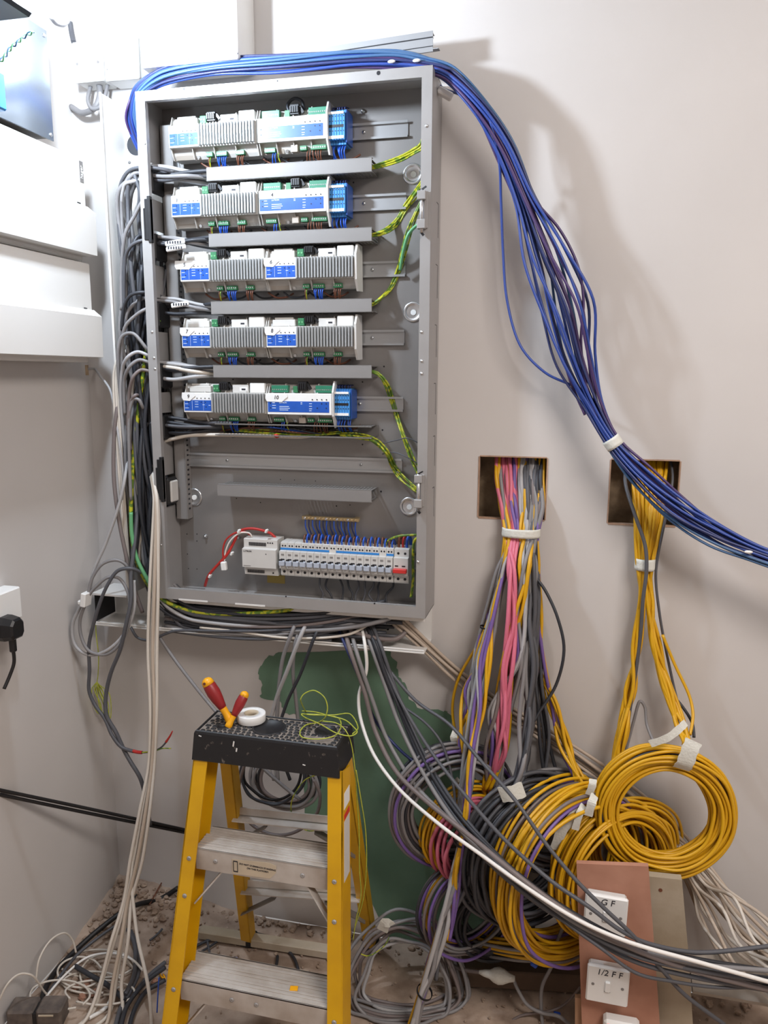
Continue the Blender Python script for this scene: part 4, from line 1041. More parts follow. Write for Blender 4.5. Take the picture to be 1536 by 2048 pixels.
hb(['c_lgrey', 'c_yel', 'c_grey', 'c_lgrey', 'c_yel', 'c_pur', 'c_grey', 'c_yel', 'c_taupe'], [.55, .64, .7, .75, .6, .83, .86, .9, .8], [(1050, 1130, -.07, 12), (1040, 1220, -.085, 18), (1020, 1320, -.10, 24), (1005, 1420, -.11, 26), (992, 1500, -.11, 22), (985, 1580, -.11, 20)], .0046, ('@ cable fanning in the middle above the dark taped coil', 'fanning middle cables'), 39)
hb(['c_dgrey', 'c_grey', 'c_dgrey', 'c_char', 'c_grey'], [.6, .72, .82, .9, .97], [(1066, 1140, -.06, 8), (1060, 1240, -.08, 12), (1056, 1340, -.10, 14), (1048, 1440, -.12, 14), (1035, 1540, -.16, 10), (1022, 1600, -.18, 12)], .0052, ('@ cable lying over the dark strand above the folded tape', 'cables over the dark strand'), 40)
wrap(P(1042, 1065, -.036), V((0, 0, 1)), .0435, .022, .020, 'wide white tape around the mixed cables below the left wall hole')
cab('cable', 'single dark cable bowing out to the right below the left wall hole', [(1065, 1148, -.05), (1090, 1180, -.06), (1115, 1235, -.07), (1128, 1300, -.07), (1112, 1370, -.07), (1075, 1430, -.09), (1055, 1470, -.11), (1048, 1540, -.13)], .0036, 'c_char')
cab('cable', 'yellow cable bowing out to the left of the mixed cables', [(1000, 1180, -.05), (960, 1280, -.05), (920, 1350, -.05), (906, 1400, -.05), (908, 1450, -.06), (925, 1500, -.08), (930, 1560, -.10)], .0036, 'c_yel')
wrap(P(968, 1254, -.07), V((.1, 0, 1)), .010, .012, .004, 'thin black cable tie on the cables below the left wall hole', 'black', 'cable_tie')
wrap(P(926, 1674, -.222), V((.1, 0, 1)), .022, .040, .005, 'black cable tie around the purple and grey leg beside the pink coil', 'black', 'cable_tie')
wrap(P(849, 1984, -.292), V((.45, 0, 1)), .019, .022, .005, 'black cable tie low on the pale grey leg near the floor', 'black', 'cable_tie')

# --- strands from right wall hole
def hb2(mats, us, tail, r, what, seed, tw=1290):
    rr = random.Random(seed)
    for mm, u in zip(mats, us):
        j = lambda a: rr.uniform(-a, a)
        q = [(1262 + 76*u, 898, .075), (1264 + 72*u, 925, .050 + j(.012)), (1266 + 66*u + j(3), 975, .006 + j(.008)), (1268 + 58*u + j(3), 1040, -.022 + j(.006)), (tw - 17 + 34*u + j(2), 1128, -.026 - .016*rr.random())]
        pts = [P(*s) for s in q]
        for s in tail: pts.append(P(s[0] + j(s[3]), s[1], min(-.008, s[2] + j(.012))))
        b = MB(); b.tube(pts, r, 8, step=6); o = b.build('cable', M[mm]); tag(o, what[0].replace('@', CN[mm]), 'cable', what[1])
hb2(['c_yel']*9, rng(9, 0, .55), [(1284, 1200, -.035, 6), (1274, 1290, -.04, 9), (1262, 1380, -.05, 12), (1246, 1460, -.07, 12), (1232, 1530, -.09, 10)], .0041, ('@ cable from the right wall hole falling in the left strand', 'yellow cables falling left from the right wall hole'), 41)
hb2(['c_yel']*12, rng(12, .3, 1), [(1300, 1200, -.035, 6), (1312, 1290, -.045, 9), (1334, 1380, -.06, 11), (1360, 1450, -.10, 10), (1375, 1490, -.13, 8)], .0041, ('@ cable from the right wall hole falling in the right strand to the round coil', 'yellow cables falling right to the big round coil'), 42)
wrap(P(1290, 1128, -.034), V((0, 0, 1)), .0225, .018, .026, 'white tape around the yellow cables below the right wall hole')
cab('cable', 'dark cable running through the yellow bundle of the right wall hole', [(1262, 910, .06), (1250, 960, .0), (1270, 1030, -.045), (1290, 1090, -.055), (1293, 1140, -.06), (1286, 1200, -.06), (1282, 1260, -.055), (1272, 1340, -.05), (1258, 1430, -.06), (1244, 1530, -.08)], .0042, 'c_dgrey')
cab('cable', 'thin dark cable at the right of the yellow bundle', [(1338, 905, .06), (1345, 960, .0), (1330, 1040, -.03), (1312, 1140, -.04), (1318, 1220, -.035), (1332, 1300, -.035), (1354, 1400, -.05), (1376, 1480, -.10)], .003, 'c_dgrey')
cab('cable', 'yellow cable bowing right above the big round coil', [(1325, 1270, -.05), (1350, 1330, -.05), (1378, 1390, -.06), (1386, 1430, -.08), (1380, 1470, -.11)], .0034, 'c_yel')
cab('cable', 'black cable bowing right above the big round coil', [(1345, 1390, -.05), (1366, 1415, -.06), (1384, 1445, -.07), (1388, 1475, -.09)], .0034, 'c_char')
cab('cable', 'grey cable hairpin left of the tape on the big round coil', [(1235, 1560, -.07), (1252, 1500, -.06), (1268, 1440, -.05), (1279, 1403, -.05), (1290, 1415, -.05), (1294, 1450, -.06), (1310, 1490, -.09)], .0034, 'c_grey')

# --- coils: each coil is one thing, windings by colour
def coil(label, px, py, Y, R, yaw, pitch, mats, r, sect, nax=.9, egg=1.0, seed=1, name='cable_coil', turns=None, wob=.006, rollv=0.0):
    rr = random.Random(seed); C = P(px, py, Y)
    t = thing(name, label, 'coil of cable', C, None)
    Mx = Matrix.Rotation(yaw, 3, 'Z') @ Matrix.Rotation(pitch, 3, 'X') @ Matrix.Rotation(rollv, 3, 'Y')
    ex = Mx @ V((1, 0, 0)); ez = Mx @ V((0, 0, 1)); en = Mx @ V((0, 1, 0))
    groups = {}
    n = len(mats); offs = disc_offsets(n, rr)
    for i, mm in enumerate(mats):
        a0, b0 = offs[i]
        ph = rr.uniform(0, 6.28); f1 = rr.uniform(-1, 1); pts = []
        for k in range(14):
            th = 2*math.pi*k/14 + ph*.2
            rad = R + sect * (a0*math.cos(f1*.6*math.sin(th+ph)) ) + rr.uniform(-wob, wob)*.5
            dn = sect * nax * (b0 + .35*f1*math.sin(th + ph))
            p = C + ex * (rad * math.cos(th)) + ez * (rad * egg * math.sin(th)) + en * dn
            if p.y > -r - .001: p.y = -r - .001
            if p.z < r + .002: p.z = r + .002
            pts.append(p)
        groups.setdefault(mm, MB()).tube(pts, r, 7, step=6, closed=True)
    for mm, b in groups.items(): b.build('windings', M[mm], t, M[mm].name.replace(' cable', '') + ' cable windings' if len(groups) > 1 else None)
    return t
Ye, Gr, Dg, Ch, Pu, Pk, Lg, Ta = 'c_yel', 'c_grey', 'c_dgrey', 'c_char', 'c_pur', 'c_pink', 'c_lgrey', 'c_taupe'
D2 = math.radians
c1 = coil('big round coil of yellow cable hanging flat in front, taped at the top', 1328, 1622, -.155, .125, D2(8), D2(-4), [Ye]*32 + [Dg]*2, .0038, .030, 1.0, 1.0, seed=2)
coil('yellow cable coil seen through and behind the big round coil', 1262, 1690, -.075, .100, D2(20), D2(0), [Ye]*16, .0035, .026, .7, 1.0, seed=3)
c2 = coil('yellow cable coil with long white tape strips, left of the big round coil', 1228, 1745, -.150, .142, D2(38), D2(-5), [Ye]*26, .0037, .024, 1.7, 1.0, seed=4)
c3 = coil('tall coil of yellow and purple cable right of the dark grey coil', 1140, 1738, -.170, .182, D2(42), D2(0), [Ye, Ye, Pu, Ye, Ye, Ye, Ye, Ye, Ye, Ta, Ye, Ye, Pu, Ye, Ye, Ye, Ta, Pu, Ye, Ye, Ye, Ye, Ye, Ye, Ye, Ta, Ye], .0040, .026, 2.3, 1.0, seed=6)
c4 = coil('dark grey cable coil with a folded white tape on top', 1056, 1698, -.150, .150, D2(40), D2(0), [Dg, Ch]*10 + [Dg]*4, .0048, .038, 1.2, 1.0, seed=8)
c9 = coil('brownish grey coil behind the dark grey taped coil', 1110, 1640, -.06, .110, D2(15), D2(0), [Ta, Gr]*7, .0044, .030, .8, 1.0, seed=18)
c5 = coil('pink cable coil behind the tied grey and purple leg', 940, 1678, -.135, .086, D2(38), D2(0), [Pk]*12, .0044, .022, 2.0, 1.0, seed=9)
c6 = coil('yellow cable coil just behind the pink coil', 934, 1660, -.115, .105, D2(35), D2(0), [Ye]*10, .0036, .018, 1.3, 1.0, seed=10)
c7 = coil('grey and purple cable coil leaning on the green board, leftmost coil', 906, 1610, -.115, .128, D2(28), D2(0), [Ta, Gr, Gr, Ta, Ch, Gr, Lg, Ta, Gr, Ta, Gr, Pu, Gr, Ta, Gr, Ch, Gr, Lg, Ta, Pu, Gr, Gr, Ch, Ta, Gr], .0040, .034, 1.0, 1.0, seed=11)
c8 = coil('lower small coil of grey, purple and yellow cable under the pink coil', 936, 1810, -.150, .108, D2(35), D2(0), [Gr, Pu, Ye, Lg, Ta, Ye, Pu, Gr, Ta, Ch, Pu, Gr], .0038, .026, 1.2, 1.0, seed=12)
coil('charcoal cable coil low between the dark grey coil and the leg', 985, 1835, -.12, .085, D2(20), D2(0), [Ch]*12, .0046, .026, 1.2, 1.0, seed=13)  # made-up coil stands in for a dark bucket-shaped area here
coil('loose grey cable loops spread on the floor right of the ladder', 808, 1975, -.19, .125, D2(10), D2(-22), [Gr, Ta, Gr, Lg, Ta, Gr, Ta, Gr, Ta], .0042, .036, 1.2, 1.05, seed=14, wob=.02)
coil('loose pile of grey and yellow cable lying at the wall under the coils', 1060, 1890, -.09, .115, D2(10), D2(62), [Ye, Ta, Ye, Ch, Gr, Ye, Ta, Gr, Ch, Ye], .0040, .03, .9, .6, seed=15, wob=.015)
c10 = coil('thick grey cable loops hanging behind the ladder', 570, 1560, -.085, .080, D2(0), D2(0), [Ta, Gr, Dg, Ta, Ch, Gr], .0046, .016, 1.2, .82, seed=16)
coil('black cable loops hanging behind the ladder', 545, 1545, -.14, .078, D2(12), D2(-10), [Ch, 'c_black', Ch], .0036, .010, 1.2, .95, seed=17)

# tapes on coils
def strip(pts, wdt, label, mm='tape', nrm=(0, -1, 0), name='tape_strip'):
    pts = catmull([V(p) for p in pts], 5); b = MB(); vs = []; n = len(pts)
    rings = []
    for i, p in enumerate(pts):
        d = (pts[min(i+1, n-1)] - pts[max(i-1, 0)]).normalized(); s_ = d.cross(V(nrm)).normalized(); q = s_.cross(d)
        w_ = wdt * (1 + .06*math.sin(i*1.7)) / 2
        rings.append([p - s_*w_, p + s_*w_, p + s_*w_ - q*.0009, p - s_*w_ - q*.0009])
    b.ring_loft(rings, smooth=False); o = b.build(name, M[mm]); return tag(o, label, 'tape')
strip([P(1388, 1482, -.196), P(1380, 1500, -.200), P(1370, 1528, -.196), P(1362, 1538, -.18)], .034, 'broad white tape strip over the top of the big round coil')
strip([P(1300, 1488, -.190), P(1335, 1476, -.196), P(1362, 1455, -.19), P(1372, 1445, -.18)], .016, 'narrow white tape wing left of the broad strip on the big round coil')
strip([P(1000, 1590, -.225), P(1022, 1588, -.232), P(1048, 1578, -.222)], .036, 'folded white tape on top of the dark grey coil')
strip([P(1110, 1700, -.205), P(1122, 1665, -.215), P(1145, 1635, -.220), P(1158, 1618, -.215)], .022, 'long white tape along the yellow coil edge, lower part')
strip([P(1150, 1660, -.225), P(1160, 1625, -.228), P(1168, 1610, -.215)], .015, 'short white tape strip on the yellow coil, middle one')
strip([P(1176, 1632, -.225), P(1184, 1605, -.23), P(1190, 1590, -.215)], .018, 'short white tape strip on the yellow coil, upper one')
strip([P(1178, 1590, -.20), P(1185, 1570, -.205), P(1186, 1558, -.20)], .016, 'pale tape strip between the two yellow coils')
strip([P(912, 1492, -.105), P(908, 1475, -.115), P(914, 1462, -.105)], .018, 'small white tape on the leftmost grey and purple coil')
strip([P(905, 1578, -.105), P(912, 1566, -.115), P(918, 1558, -.105)], .014, 'small white tape on the yellow coil behind the pink one')
p0 = P(1106, 1705, -.208); cab('cable', 'short yellow cable end below the taped coil edge', [(1106, 1700, -.205), (1104, 1722, -.206), (1103, 1742, -.206)], .0035, 'c_yel')
strip([P(764, 1862, -.235), P(772, 1846, -.245), P(782, 1852, -.24)], .026, 'torn white tape flag on the loose grey floor loops')

# big single loop behind the ladder
cab('cable', 'single brown grey cable ring hanging below the ladder cap', [(490, 1527, -.2), (478, 1570, -.2), (480, 1610, -.2), (505, 1650, -.2), (550, 1670, -.2), (595, 1662, -.2), (632, 1630, -.2), (640, 1590, -.2), (628, 1560, -.2)], .0042, 'c_taupe')

# --- cables dropping from the trunking behind the ladder
for k, (pts, mm, r, lab) in enumerate((
    ([(600, 1225, -.06), (585, 1262, -.11), (565, 1320, -.11), (556, 1400, -.10), (552, 1500, -.09), (556, 1560, -.09)], 'c_grey', .005, 'grey cable dropping from the trunking, leftmost behind the screwdrivers and tape'),
    ([(625, 1225, -.06), (602, 1270, -.115), (575, 1340, -.115), (552, 1400, -.10), (538, 1470, -.09), (548, 1560, -.09)], 'c_lgrey', .0052, 'pale grey cable slanting from the trunking behind the tape roll'),
    ([(610, 1230, -.05), (592, 1280, -.108), (586, 1340, -.10), (592, 1400, -.09), (600, 1480, -.08), (610, 1560, -.08)], 'c_grey', .0048, 'grey cable hanging straight behind the middle of the ladder cap'),
    ([(650, 1235, -.06), (630, 1272, -.112), (600, 1350, -.11), (572, 1410, -.10), (556, 1480, -.1), (580, 1560, -.10)], 'c_char', .0042, 'dark cable slanting left from the trunking behind the ladder cap'),
    ([(300, 1235, -.08), (318, 1272, -.11), (350, 1320, -.12), (400, 1385, -.14), (450, 1445, -.16), (520, 1530, -.16), (600, 1600, -.15)], 'c_grey', .0042, 'thin grey cable running down to the right behind the screwdrivers'),
    ([(262, 1255, -.11), (275, 1275, -.12), (300, 1280, -.12), (350, 1262, -.11), (430, 1262, -.106), (520, 1262, -.106), (640, 1255, -.09)], 'c_dgrey', .0036, 'thin dark cable sagging just below the left of the horizontal trunking'))):
    cab('cable', lab, pts, r, mm)
# surface runs inside the horizontal trunking
for k in range(7):
    yy = 1212 + k*8
    cab('cable', '%s cable lying along the front of the horizontal trunking' % CN[('c_char', 'c_dgrey', 'c_char', 'c_taupe', 'c_char', 'c_grey', 'c_dgrey')[k]], [(330, yy, -.09), (420, yy + 12, -.1), (520, yy + 18, -.102), (620, yy + 16 - k, -.10), (700, yy + 6 - k*2, -.09), (770, yy - 10 - k, -.06)], .0045, ('c_char', 'c_dgrey', 'c_char', 'c_taupe', 'c_char', 'c_grey', 'c_dgrey')[k], 'cables along the front of the horizontal trunking')
cab('cable', 'thick pale grey cable curving up at the right of the horizontal trunking', [(560, 1262, -.10), (650, 1260, -.105), (720, 1252, -.105), (770, 1240, -.10), (800, 1228, -.08)], .0052, 'c_grey')
cab('cable', 'brown grey cable hooking round at the right end of the trunking', [(700, 1262, -.09), (750, 1276, -.095), (790, 1278, -.09), (812, 1262, -.07), (815, 1240, -.05), (808, 1228, -.04)], .0058, 'c_taupe')
cab('cable', 'white cable snaking along the lower edge of the horizontal trunking', [(400, 1255, -.103), (470, 1262, -.104), (560, 1275, -.106), (640, 1276, -.105), (700, 1268, -.10), (735, 1250, -.09)], .0034, 'c_white')

# --- long diagonal runs to the lower right
dg = [(735, 1245, -.06, .014), (752, 1290, -.10, .014), (775, 1360, -.105, .014), (805, 1440, -.12, .014), (850, 1540, -.17, .018), (905, 1630, -.24, .020), (970, 1705, -.30, .018), (1060, 1785, -.34, .018), (1160, 1852, -.36, .020), (1270, 1905, -.36, .022), (1400, 1938, -.34, .026), (1560, 1965, -.30, .03)]
bundle(dg, ['c_dgrey', 'c_char', 'c_dgrey', 'c_dgrey', 'c_grey', 'c_dgrey'], .0046, '@ cable in the long diagonal run from the trunking past the switches', 'dark grey diagonal cables', seed=51, twist=.25, jit=.2)
cab('cable', 'bright white cable sweeping diagonally from the trunking to the lower right', [(722, 1250, -.07), (730, 1290, -.115), (733, 1340, -.115), (718, 1390, -.11), (722, 1440, -.12), (748, 1510, -.16), (800, 1580, -.22), (880, 1650, -.30), (960, 1708, -.34), (1060, 1780, -.375), (1160, 1842, -.39), (1260, 1885, -.39), (1400, 1925, -.37), (1560, 1970, -.33)], .0042, 'c_pwhite')
cab('cable', 'thick brown grey cable beside the bright white diagonal one', [(688, 1255, -.07), (700, 1300, -.115), (728, 1380, -.12), (750, 1460, -.13), (790, 1540, -.18), (850, 1600, -.24), (940, 1672, -.31), (1040, 1755, -.36), (1150, 1835, -.375), (1260, 1895, -.375), (1400, 1945, -.35), (1560, 1985, -.31)], .0056, 'c_taupe')
cab('cable', 'thick grey cable left of the bright white diagonal one', [(700, 1255, -.07), (715, 1310, -.12), (745, 1400, -.12), (775, 1480, -.13), (830, 1570, -.18), (910, 1650, -.27)], .005, 'c_grey')
cab('cable', 'navy cable leaving the trunking and slanting behind the wire tangle', [(675, 1255, -.07), (690, 1290, -.11), (720, 1360, -.115), (750, 1440, -.11), (800, 1500, -.12), (870, 1560, -.17), (930, 1640, -.25)], .0036, 'c_navy')
cab('cable', 'thin dark cable running diagonally above the others across the coils', [(770, 1330, -.10), (830, 1400, -.12), (900, 1450, -.17), (960, 1520, -.24), (1030, 1600, -.31), (1090, 1685, -.34), (1150, 1758, -.36), (1208, 1816, -.37), (1265, 1870, -.37), (1320, 1935, -.36), (1370, 1990, -.34), (1450, 2050, -.32)], .0042, 'c_dgrey')
cab('cable', 'dark cable crossing the middle of the dark coil towards the ground floor switch', [(760, 1310, -.10), (800, 1400, -.12), (860, 1500, -.18), (930, 1590, -.26), (1010, 1680, -.32), (1100, 1760, -.36), (1180, 1815, -.375), (1240, 1860, -.375), (1300, 1888, -.36), (1400, 1905, -.33), (1560, 1890, -.28)], .0044, 'c_dgrey')
cab('cable', 'thin dark cable drooping lowest across the second switch plate', [(940, 1690, -.29), (1040, 1780, -.34), (1130, 1845, -.37), (1200, 1895, -.38), (1270, 1945, -.38), (1340, 1962, -.36), (1440, 1975, -.33), (1560, 1972, -.3)], .0034, 'c_dgrey')
cab('cable', 'thin grey cable arching over the leftmost coil to the leg', [(800, 1410, -.10), (850, 1445, -.13), (885, 1490, -.15), (905, 1560, -.17), (915, 1640, -.2), (940, 1720, -.24)], .0032, 'c_dgrey')
cab('cable', 'dark cable looping below the tie on the purple and grey leg', [(935, 1640, -.23), (942, 1700, -.24), (938, 1760, -.25), (915, 1810, -.25), (893, 1850, -.26), (880, 1900, -.26), (872, 1960, -.27)], .0046, 'c_dgrey')

# beige flat cables behind everything to the right
bundle([(772, 1222, -.04, .014), (800, 1245, -.07, .018), (850, 1290, -.05, .016), (905, 1340, -.03, .016), (980, 1400, -.02, .02), (1090, 1470, -.02, .02), (1220, 1560, -.03, .02), (1330, 1650, -.03, .025), (1400, 1740, -.05, .03), (1470, 1830, -.10, .03), (1570, 1930, -.16, .03)], ['c_beige']*7, .0042,
       'beige cable running from the right end of the trunking to the lower right', 'beige cables behind the coils', seed=61, twist=.1, jit=.15)
bundle([(1350, 1690, -.05, .02), (1395, 1760, -.08, .035), (1430, 1810, -.14, .07), (1480, 1880, -.20, .085), (1560, 1940, -.26, .08)], ['c_white', 'c_beige']*6, .0038,
       '@ cable fanning out to the lower right below the big round coil', 'pale cables fanning out at the lower right', seed=62, twist=.1, jit=.25)

# --- white bundle dropping left of the ladder
bundle([(300, 930, -.075, .004, -.05), (309, 975, -.118, .004), (312, 1000, -.13, .005), (312, 1050, -.135, .009), (309, 1180, -.15, .013), (306, 1300, -.16, .013), (308, 1420, -.18, .011), (303, 1530, -.20, .010), (290, 1620, -.24, .017), (272, 1720, -.27, .016), (255, 1800, -.30, .010), (240, 1880, -.34, .022), (222, 1960, -.37, .034), (205, 2060, -.41, .05), (170, 2180, -.47, .06)], ['c_white', 'c_pwhite', 'c_white', 'c_white', 'c_white', 'c_beige'], .0044,
       '@ cable in the long bundle hanging from the enclosure edge to the floor', 'white cables hanging left of the ladder', seed=71, twist=.05, jit=.15, zmin=.0)
cab('cable', 'single white cable splitting right off the hanging white bundle', [(268, 1690, -.262), (263, 1760, -.285), (268, 1820, -.31), (276, 1880, -.34), (292, 1950, -.38), (300, 2000, -.40), (303, 2060, -.42)], .0042, 'c_white')

# --- left side loops with white tie
cab('cable', 'pale grey cable pulled down from the trunking to the white clip', [(258, 900, -.08), (250, 955, -.12), (238, 1010, -.13), (210, 1090, -.14), (188, 1140, -.15), (176, 1190, -.16), (160, 1215, -.16), (145, 1250, -.16), (150, 1290, -.16), (178, 1310, -.16), (215, 1300, -.16), (248, 1268, -.15), (268, 1220, -.14), (268, 1160, -.13)], .0042, 'c_lgrey')
cab('cable', 'grey flat cable loop through the white tie, inner loop', [(172, 1205, -.165), (160, 1240, -.165), (163, 1275, -.165), (180, 1303, -.165), (215, 1308, -.16), (245, 1280, -.155), (258, 1240, -.15), (257, 1190, -.14), (240, 1158, -.14), (215, 1155, -.15), (190, 1175, -.16), (174, 1195, -.165)], .0042, 'c_grey')
cab('cable', 'grey cable arch above the white tie beside the trunking foot', [(176, 1190, -.165), (185, 1155, -.16), (205, 1128, -.15), (232, 1120, -.14), (252, 1130, -.13), (262, 1155, -.12)], .0042, 'c_grey')
t = thing('cable_clip', 'white plastic clip holding the grey loops near the left wall', 'cable clip', P(170, 1210, -.18))
b = MB(); p = P(172, 1198, -.17); b.box(p, (.014, .03, .036), Matrix.Rotation(.15, 3, 'Y'), .002); b.box(p + V((-.012, 0, -.008)), (.012, .024, .012), None, .003); b.build('clip_body', M['white'], t)
cab('cable', 'dark grey cable hanging looped left of the white bundle, ending at a red sleeve', [(282, 1145, -.12), (262, 1137, -.14), (235, 1142, -.15), (215, 1170, -.16), (200, 1205, -.165), (188, 1245, -.165), (178, 1290, -.16), (179, 1340, -.16), (178, 1380, -.16), (190, 1410, -.16), (210, 1438, -.165), (224, 1470, -.17), (243, 1494, -.17), (268, 1503, -.17)], .0046, 'c_dgrey')
cab('cable', 'thick dark cable falling beside the white bundle and down behind it', [(276, 1000, -.09), (270, 1080, -.12), (262, 1150, -.14), (262, 1200, -.15), (252, 1250, -.16), (240, 1300, -.16), (222, 1345, -.16), (212, 1390, -.16), (213, 1430, -.165), (232, 1465, -.165), (248, 1500, -.165), (262, 1525, -.17), (280, 1555, -.17), (290, 1590, -.17), (300, 1650, -.17)], .0052, 'c_dgrey')
t = thing('cable_end', 'stripped cable end with red sleeve and bare thin wires left of the ladder cap', 'cable end', P(290, 1500, -.17))
b = MB(); b.tube([P(266, 1502, -.17), P(274, 1504, -.17), P(284, 1505, -.17)], .0045, 8); b.build('red_sleeve', M['w_red'], t)
b = MB(); b.tube([P(282, 1505, -.17), P(305, 1503, -.17), P(322, 1495, -.17), P(334, 1482, -.17)], .0024, 6); b.build('grey_core', M['c_dgrey'], t)
b = MB(); b.tube([P(332, 1484, -.17), P(340, 1472, -.17), P(345, 1462, -.17)], .0034, 6, taper=lambda s: 1 - .6*s); b.build('red_tip', M['w_red'], t)
b = MB(); b.tube([P(284, 1505, -.172), P(310, 1502, -.172), P(325, 1497, -.172), P(342, 1497, -.172)], .0014, 6); b.build('yellow_core', M['w_gy'], t)
cab('earth_wire', 'thin green and yellow wire hanging from the left end of the horizontal trunking', [(192, 1225, -.06), (192, 1265, -.07), (197, 1310, -.07), (196, 1350, -.07), (194, 1364, -.07)], .0013, 'w_gy2')
t = thing('wire_tangle', 'small tangle of green and yellow wire hanging on the left between dark cables', 'wire', P(200, 1400, -.07))
rq = random.Random(4)
for k in range(5):
    b = MB(); x0 = 190 + k*5
    b.tube([P(194, 1364, -.07), P(x0 - 6, 1380 + rq.uniform(-4, 4), -.075), P(x0 + rq.uniform(-6, 6), 1405, -.08), P(x0 + 8 + rq.uniform(-5, 5), 1425 + rq.uniform(0, 14), -.075), P(x0 + 12, 1410, -.07), P(x0 + rq.uniform(0, 8), 1385, -.07), P(196, 1368, -.07)], .0013, 6); b.build('strand', M['w_gy2'], t)

# --- wires inside the enclosure
gyg = 'green and yellow earth wires inside the enclosure'
def earths(pts, n, seed, label, r=.0021, sp=.006):
    rr = random.Random(seed); base = [P(*p) for p in pts]
    for k in range(n):
        o = V((rr.uniform(-1, 1), rr.uniform(-1, 1)*.8, rr.uniform(-1, 1))) * sp; q = []
        for i, p in enumerate(base):
            e = V((rr.uniform(-1, 1), rr.uniform(-1, 1), rr.uniform(-1, 1))) * sp * .35
            v = p + (o + e) * (.45 if i == 0 else 1); v.y = min(v.y, -.009); v.x = min(v.x, EX1 - .006)
            q.append(v)
        b = MB(); b.tube(q, r, 6, step=5); tag(b.build('earth_wire', M['w_gy']), label, 'wire', label)
earths([(738, 336, -.04), (765, 328, -.045), (800, 318, -.045), (826, 302, -.045), (845, 290, -.05), (855, 262, -.05)], 7, 1, 'green and yellow earth wire from the top duct to the right side of the enclosure')
earths([(740, 470, -.04), (765, 462, -.04), (790, 445, -.008), (812, 412, -.008), (832, 382, -.03), (846, 362, -.05), (856, 340, -.05)], 9, 2, 'green and yellow earth wire from the second duct up to the hinge')
earths([(740, 612, -.04), (760, 602, -.04), (780, 580, -.01), (795, 548, -.01), (806, 510, -.03), (818, 470, -.04), (832, 430, -.05), (850, 395, -.05)], 6, 3, 'green and yellow earth wire from the third duct up to the hinge')
cab('earth_wire', 'pale green earth wire beside the third group of earth wires', [(800, 540, -.03), (806, 505, -.045), (816, 470, -.055), (832, 452, -.055), (850, 442, -.06)], .0036, 'w_green')
earths([(740, 742, -.04), (758, 748, -.04), (774, 770, -.03), (782, 790, -.008), (792, 830, -.008), (806, 868, -.03), (822, 915, -.04), (842, 955, -.05)], 5, 4, 'green and yellow earth wire falling from the fourth duct')
earths([(680, 868, -.04), (720, 872, -.045), (750, 880, -.045), (775, 905, -.045), (785, 930, -.010), (805, 955, -.03), (835, 980, -.05)], 5, 5, 'green and yellow earth wire from the open duct to the right')
earths([(470, 862, -.04), (540, 866, -.045), (600, 872, -.04), (680, 866, -.04)], 4, 6, 'green and yellow earth wire lying in the open duct')
cab('cable', 'thin grey wire crossing the lower right of the enclosure', [(765, 908, -.03), (790, 905, -.04), (815, 915, -.05), (838, 928, -.05)], .0014, 'c_dgrey')
cab('cable', 'thin dark wire loop beside the earth wires at the right', [(760, 888, -.03), (795, 880, -.04), (815, 876, -.05), (835, 885, -.05)], .0013, 'c_dgrey')
cab('cable', 'white flat cable from the left entry into the open duct', [(320, 885, -.06), (345, 878, -.06), (380, 871, -.055), (450, 870, -.05), (540, 872, -.045), (600, 874, -.04), (640, 868, -.035)], .0046, 'c_white')
for k in range(6):
    cab('wire', '%s wire lying in the open duct' % CN[('w_brown', 'c_char', 'w_blue', 'w_brown', 'c_char', 'c_black')[k]], [(440+20*k, 862+R_.uniform(-4, 4), -.03), (500+20*k, 858+R_.uniform(-4, 6), -.05), (560+18*k, 862+R_.uniform(-4, 6), -.045), (640+12*k, 868+R_.uniform(-5, 5), -.03)], .002, ('w_brown', 'c_char', 'w_blue', 'w_brown', 'c_char', 'c_black')[k], 'wires lying in the open duct')
p = P(553, 872, -.062); b = MB(); b.box(p, (.012, .012, .008), Matrix.Rotation(.5, 3, 'Y'), .003); tag(b.build('wire_connector', M['red']), 'small red connector in the open duct', 'connector')
# white markers on entering cables
for i, (x, y, L, lab) in enumerate(((350, 485, .05, 'second'), (352, 496, .05, 'second'), (360, 609, .045, 'third'))):
    p = P(x, y, -.10); b = MB(); b.bar(p - V((L/2, 0, .003)), p + V((L/2, 0, .003)), .006, .011, (0, 0, 1), .002)
    m_ = tag(b.build('cable_sleeve', M['white']), 'white printed sleeve on the cables entering beside the %s duct, %s' % (lab, ('upper', 'lower', 'single')[i]), 'cable label')
    mk = MB()
    for q in range(6): mk.bb(p.x - L/2 + .006 + q*.0065, p.x - L/2 + .0095 + q*.0065, p.y-.0034, p.y-.0030, p.z-.003, p.z+.003)
    mk.build('print', M['ink'], m_)
# red supply wires
t = thing('red_wire_loom', 'red and white wire loom with white connector left of the power supply', 'wiring', P(430, 1100, -.04))
for pts, mm, r in (([(410, 1172, -.05), (418, 1150, -.06), (440, 1125, -.06), (455, 1108, -.06), (470, 1080, -.05), (480, 1062, -.045), (505, 1057, -.04), (540, 1066, -.035), (556, 1082, -.03)], 'w_red', .0036),
                   ([(447, 1122, -.06), (446, 1100, -.06), (452, 1080, -.06), (470, 1066, -.06), (490, 1064, -.055), (503, 1072, -.05)], 'w_red', .0022),
                   ([(449, 1122, -.06), (452, 1100, -.06), (462, 1080, -.06), (480, 1066, -.06), (498, 1066, -.055), (504, 1074, -.05)], 'w_white', .0020),
                   ([(418, 1150, -.055), (442, 1122, -.055), (462, 1095, -.05), (474, 1068, -.045)], 'w_brown', .003)):
    b = MB(); b.tube([P(*q) for q in pts], r, 7); b.build('wire', M[mm], t)
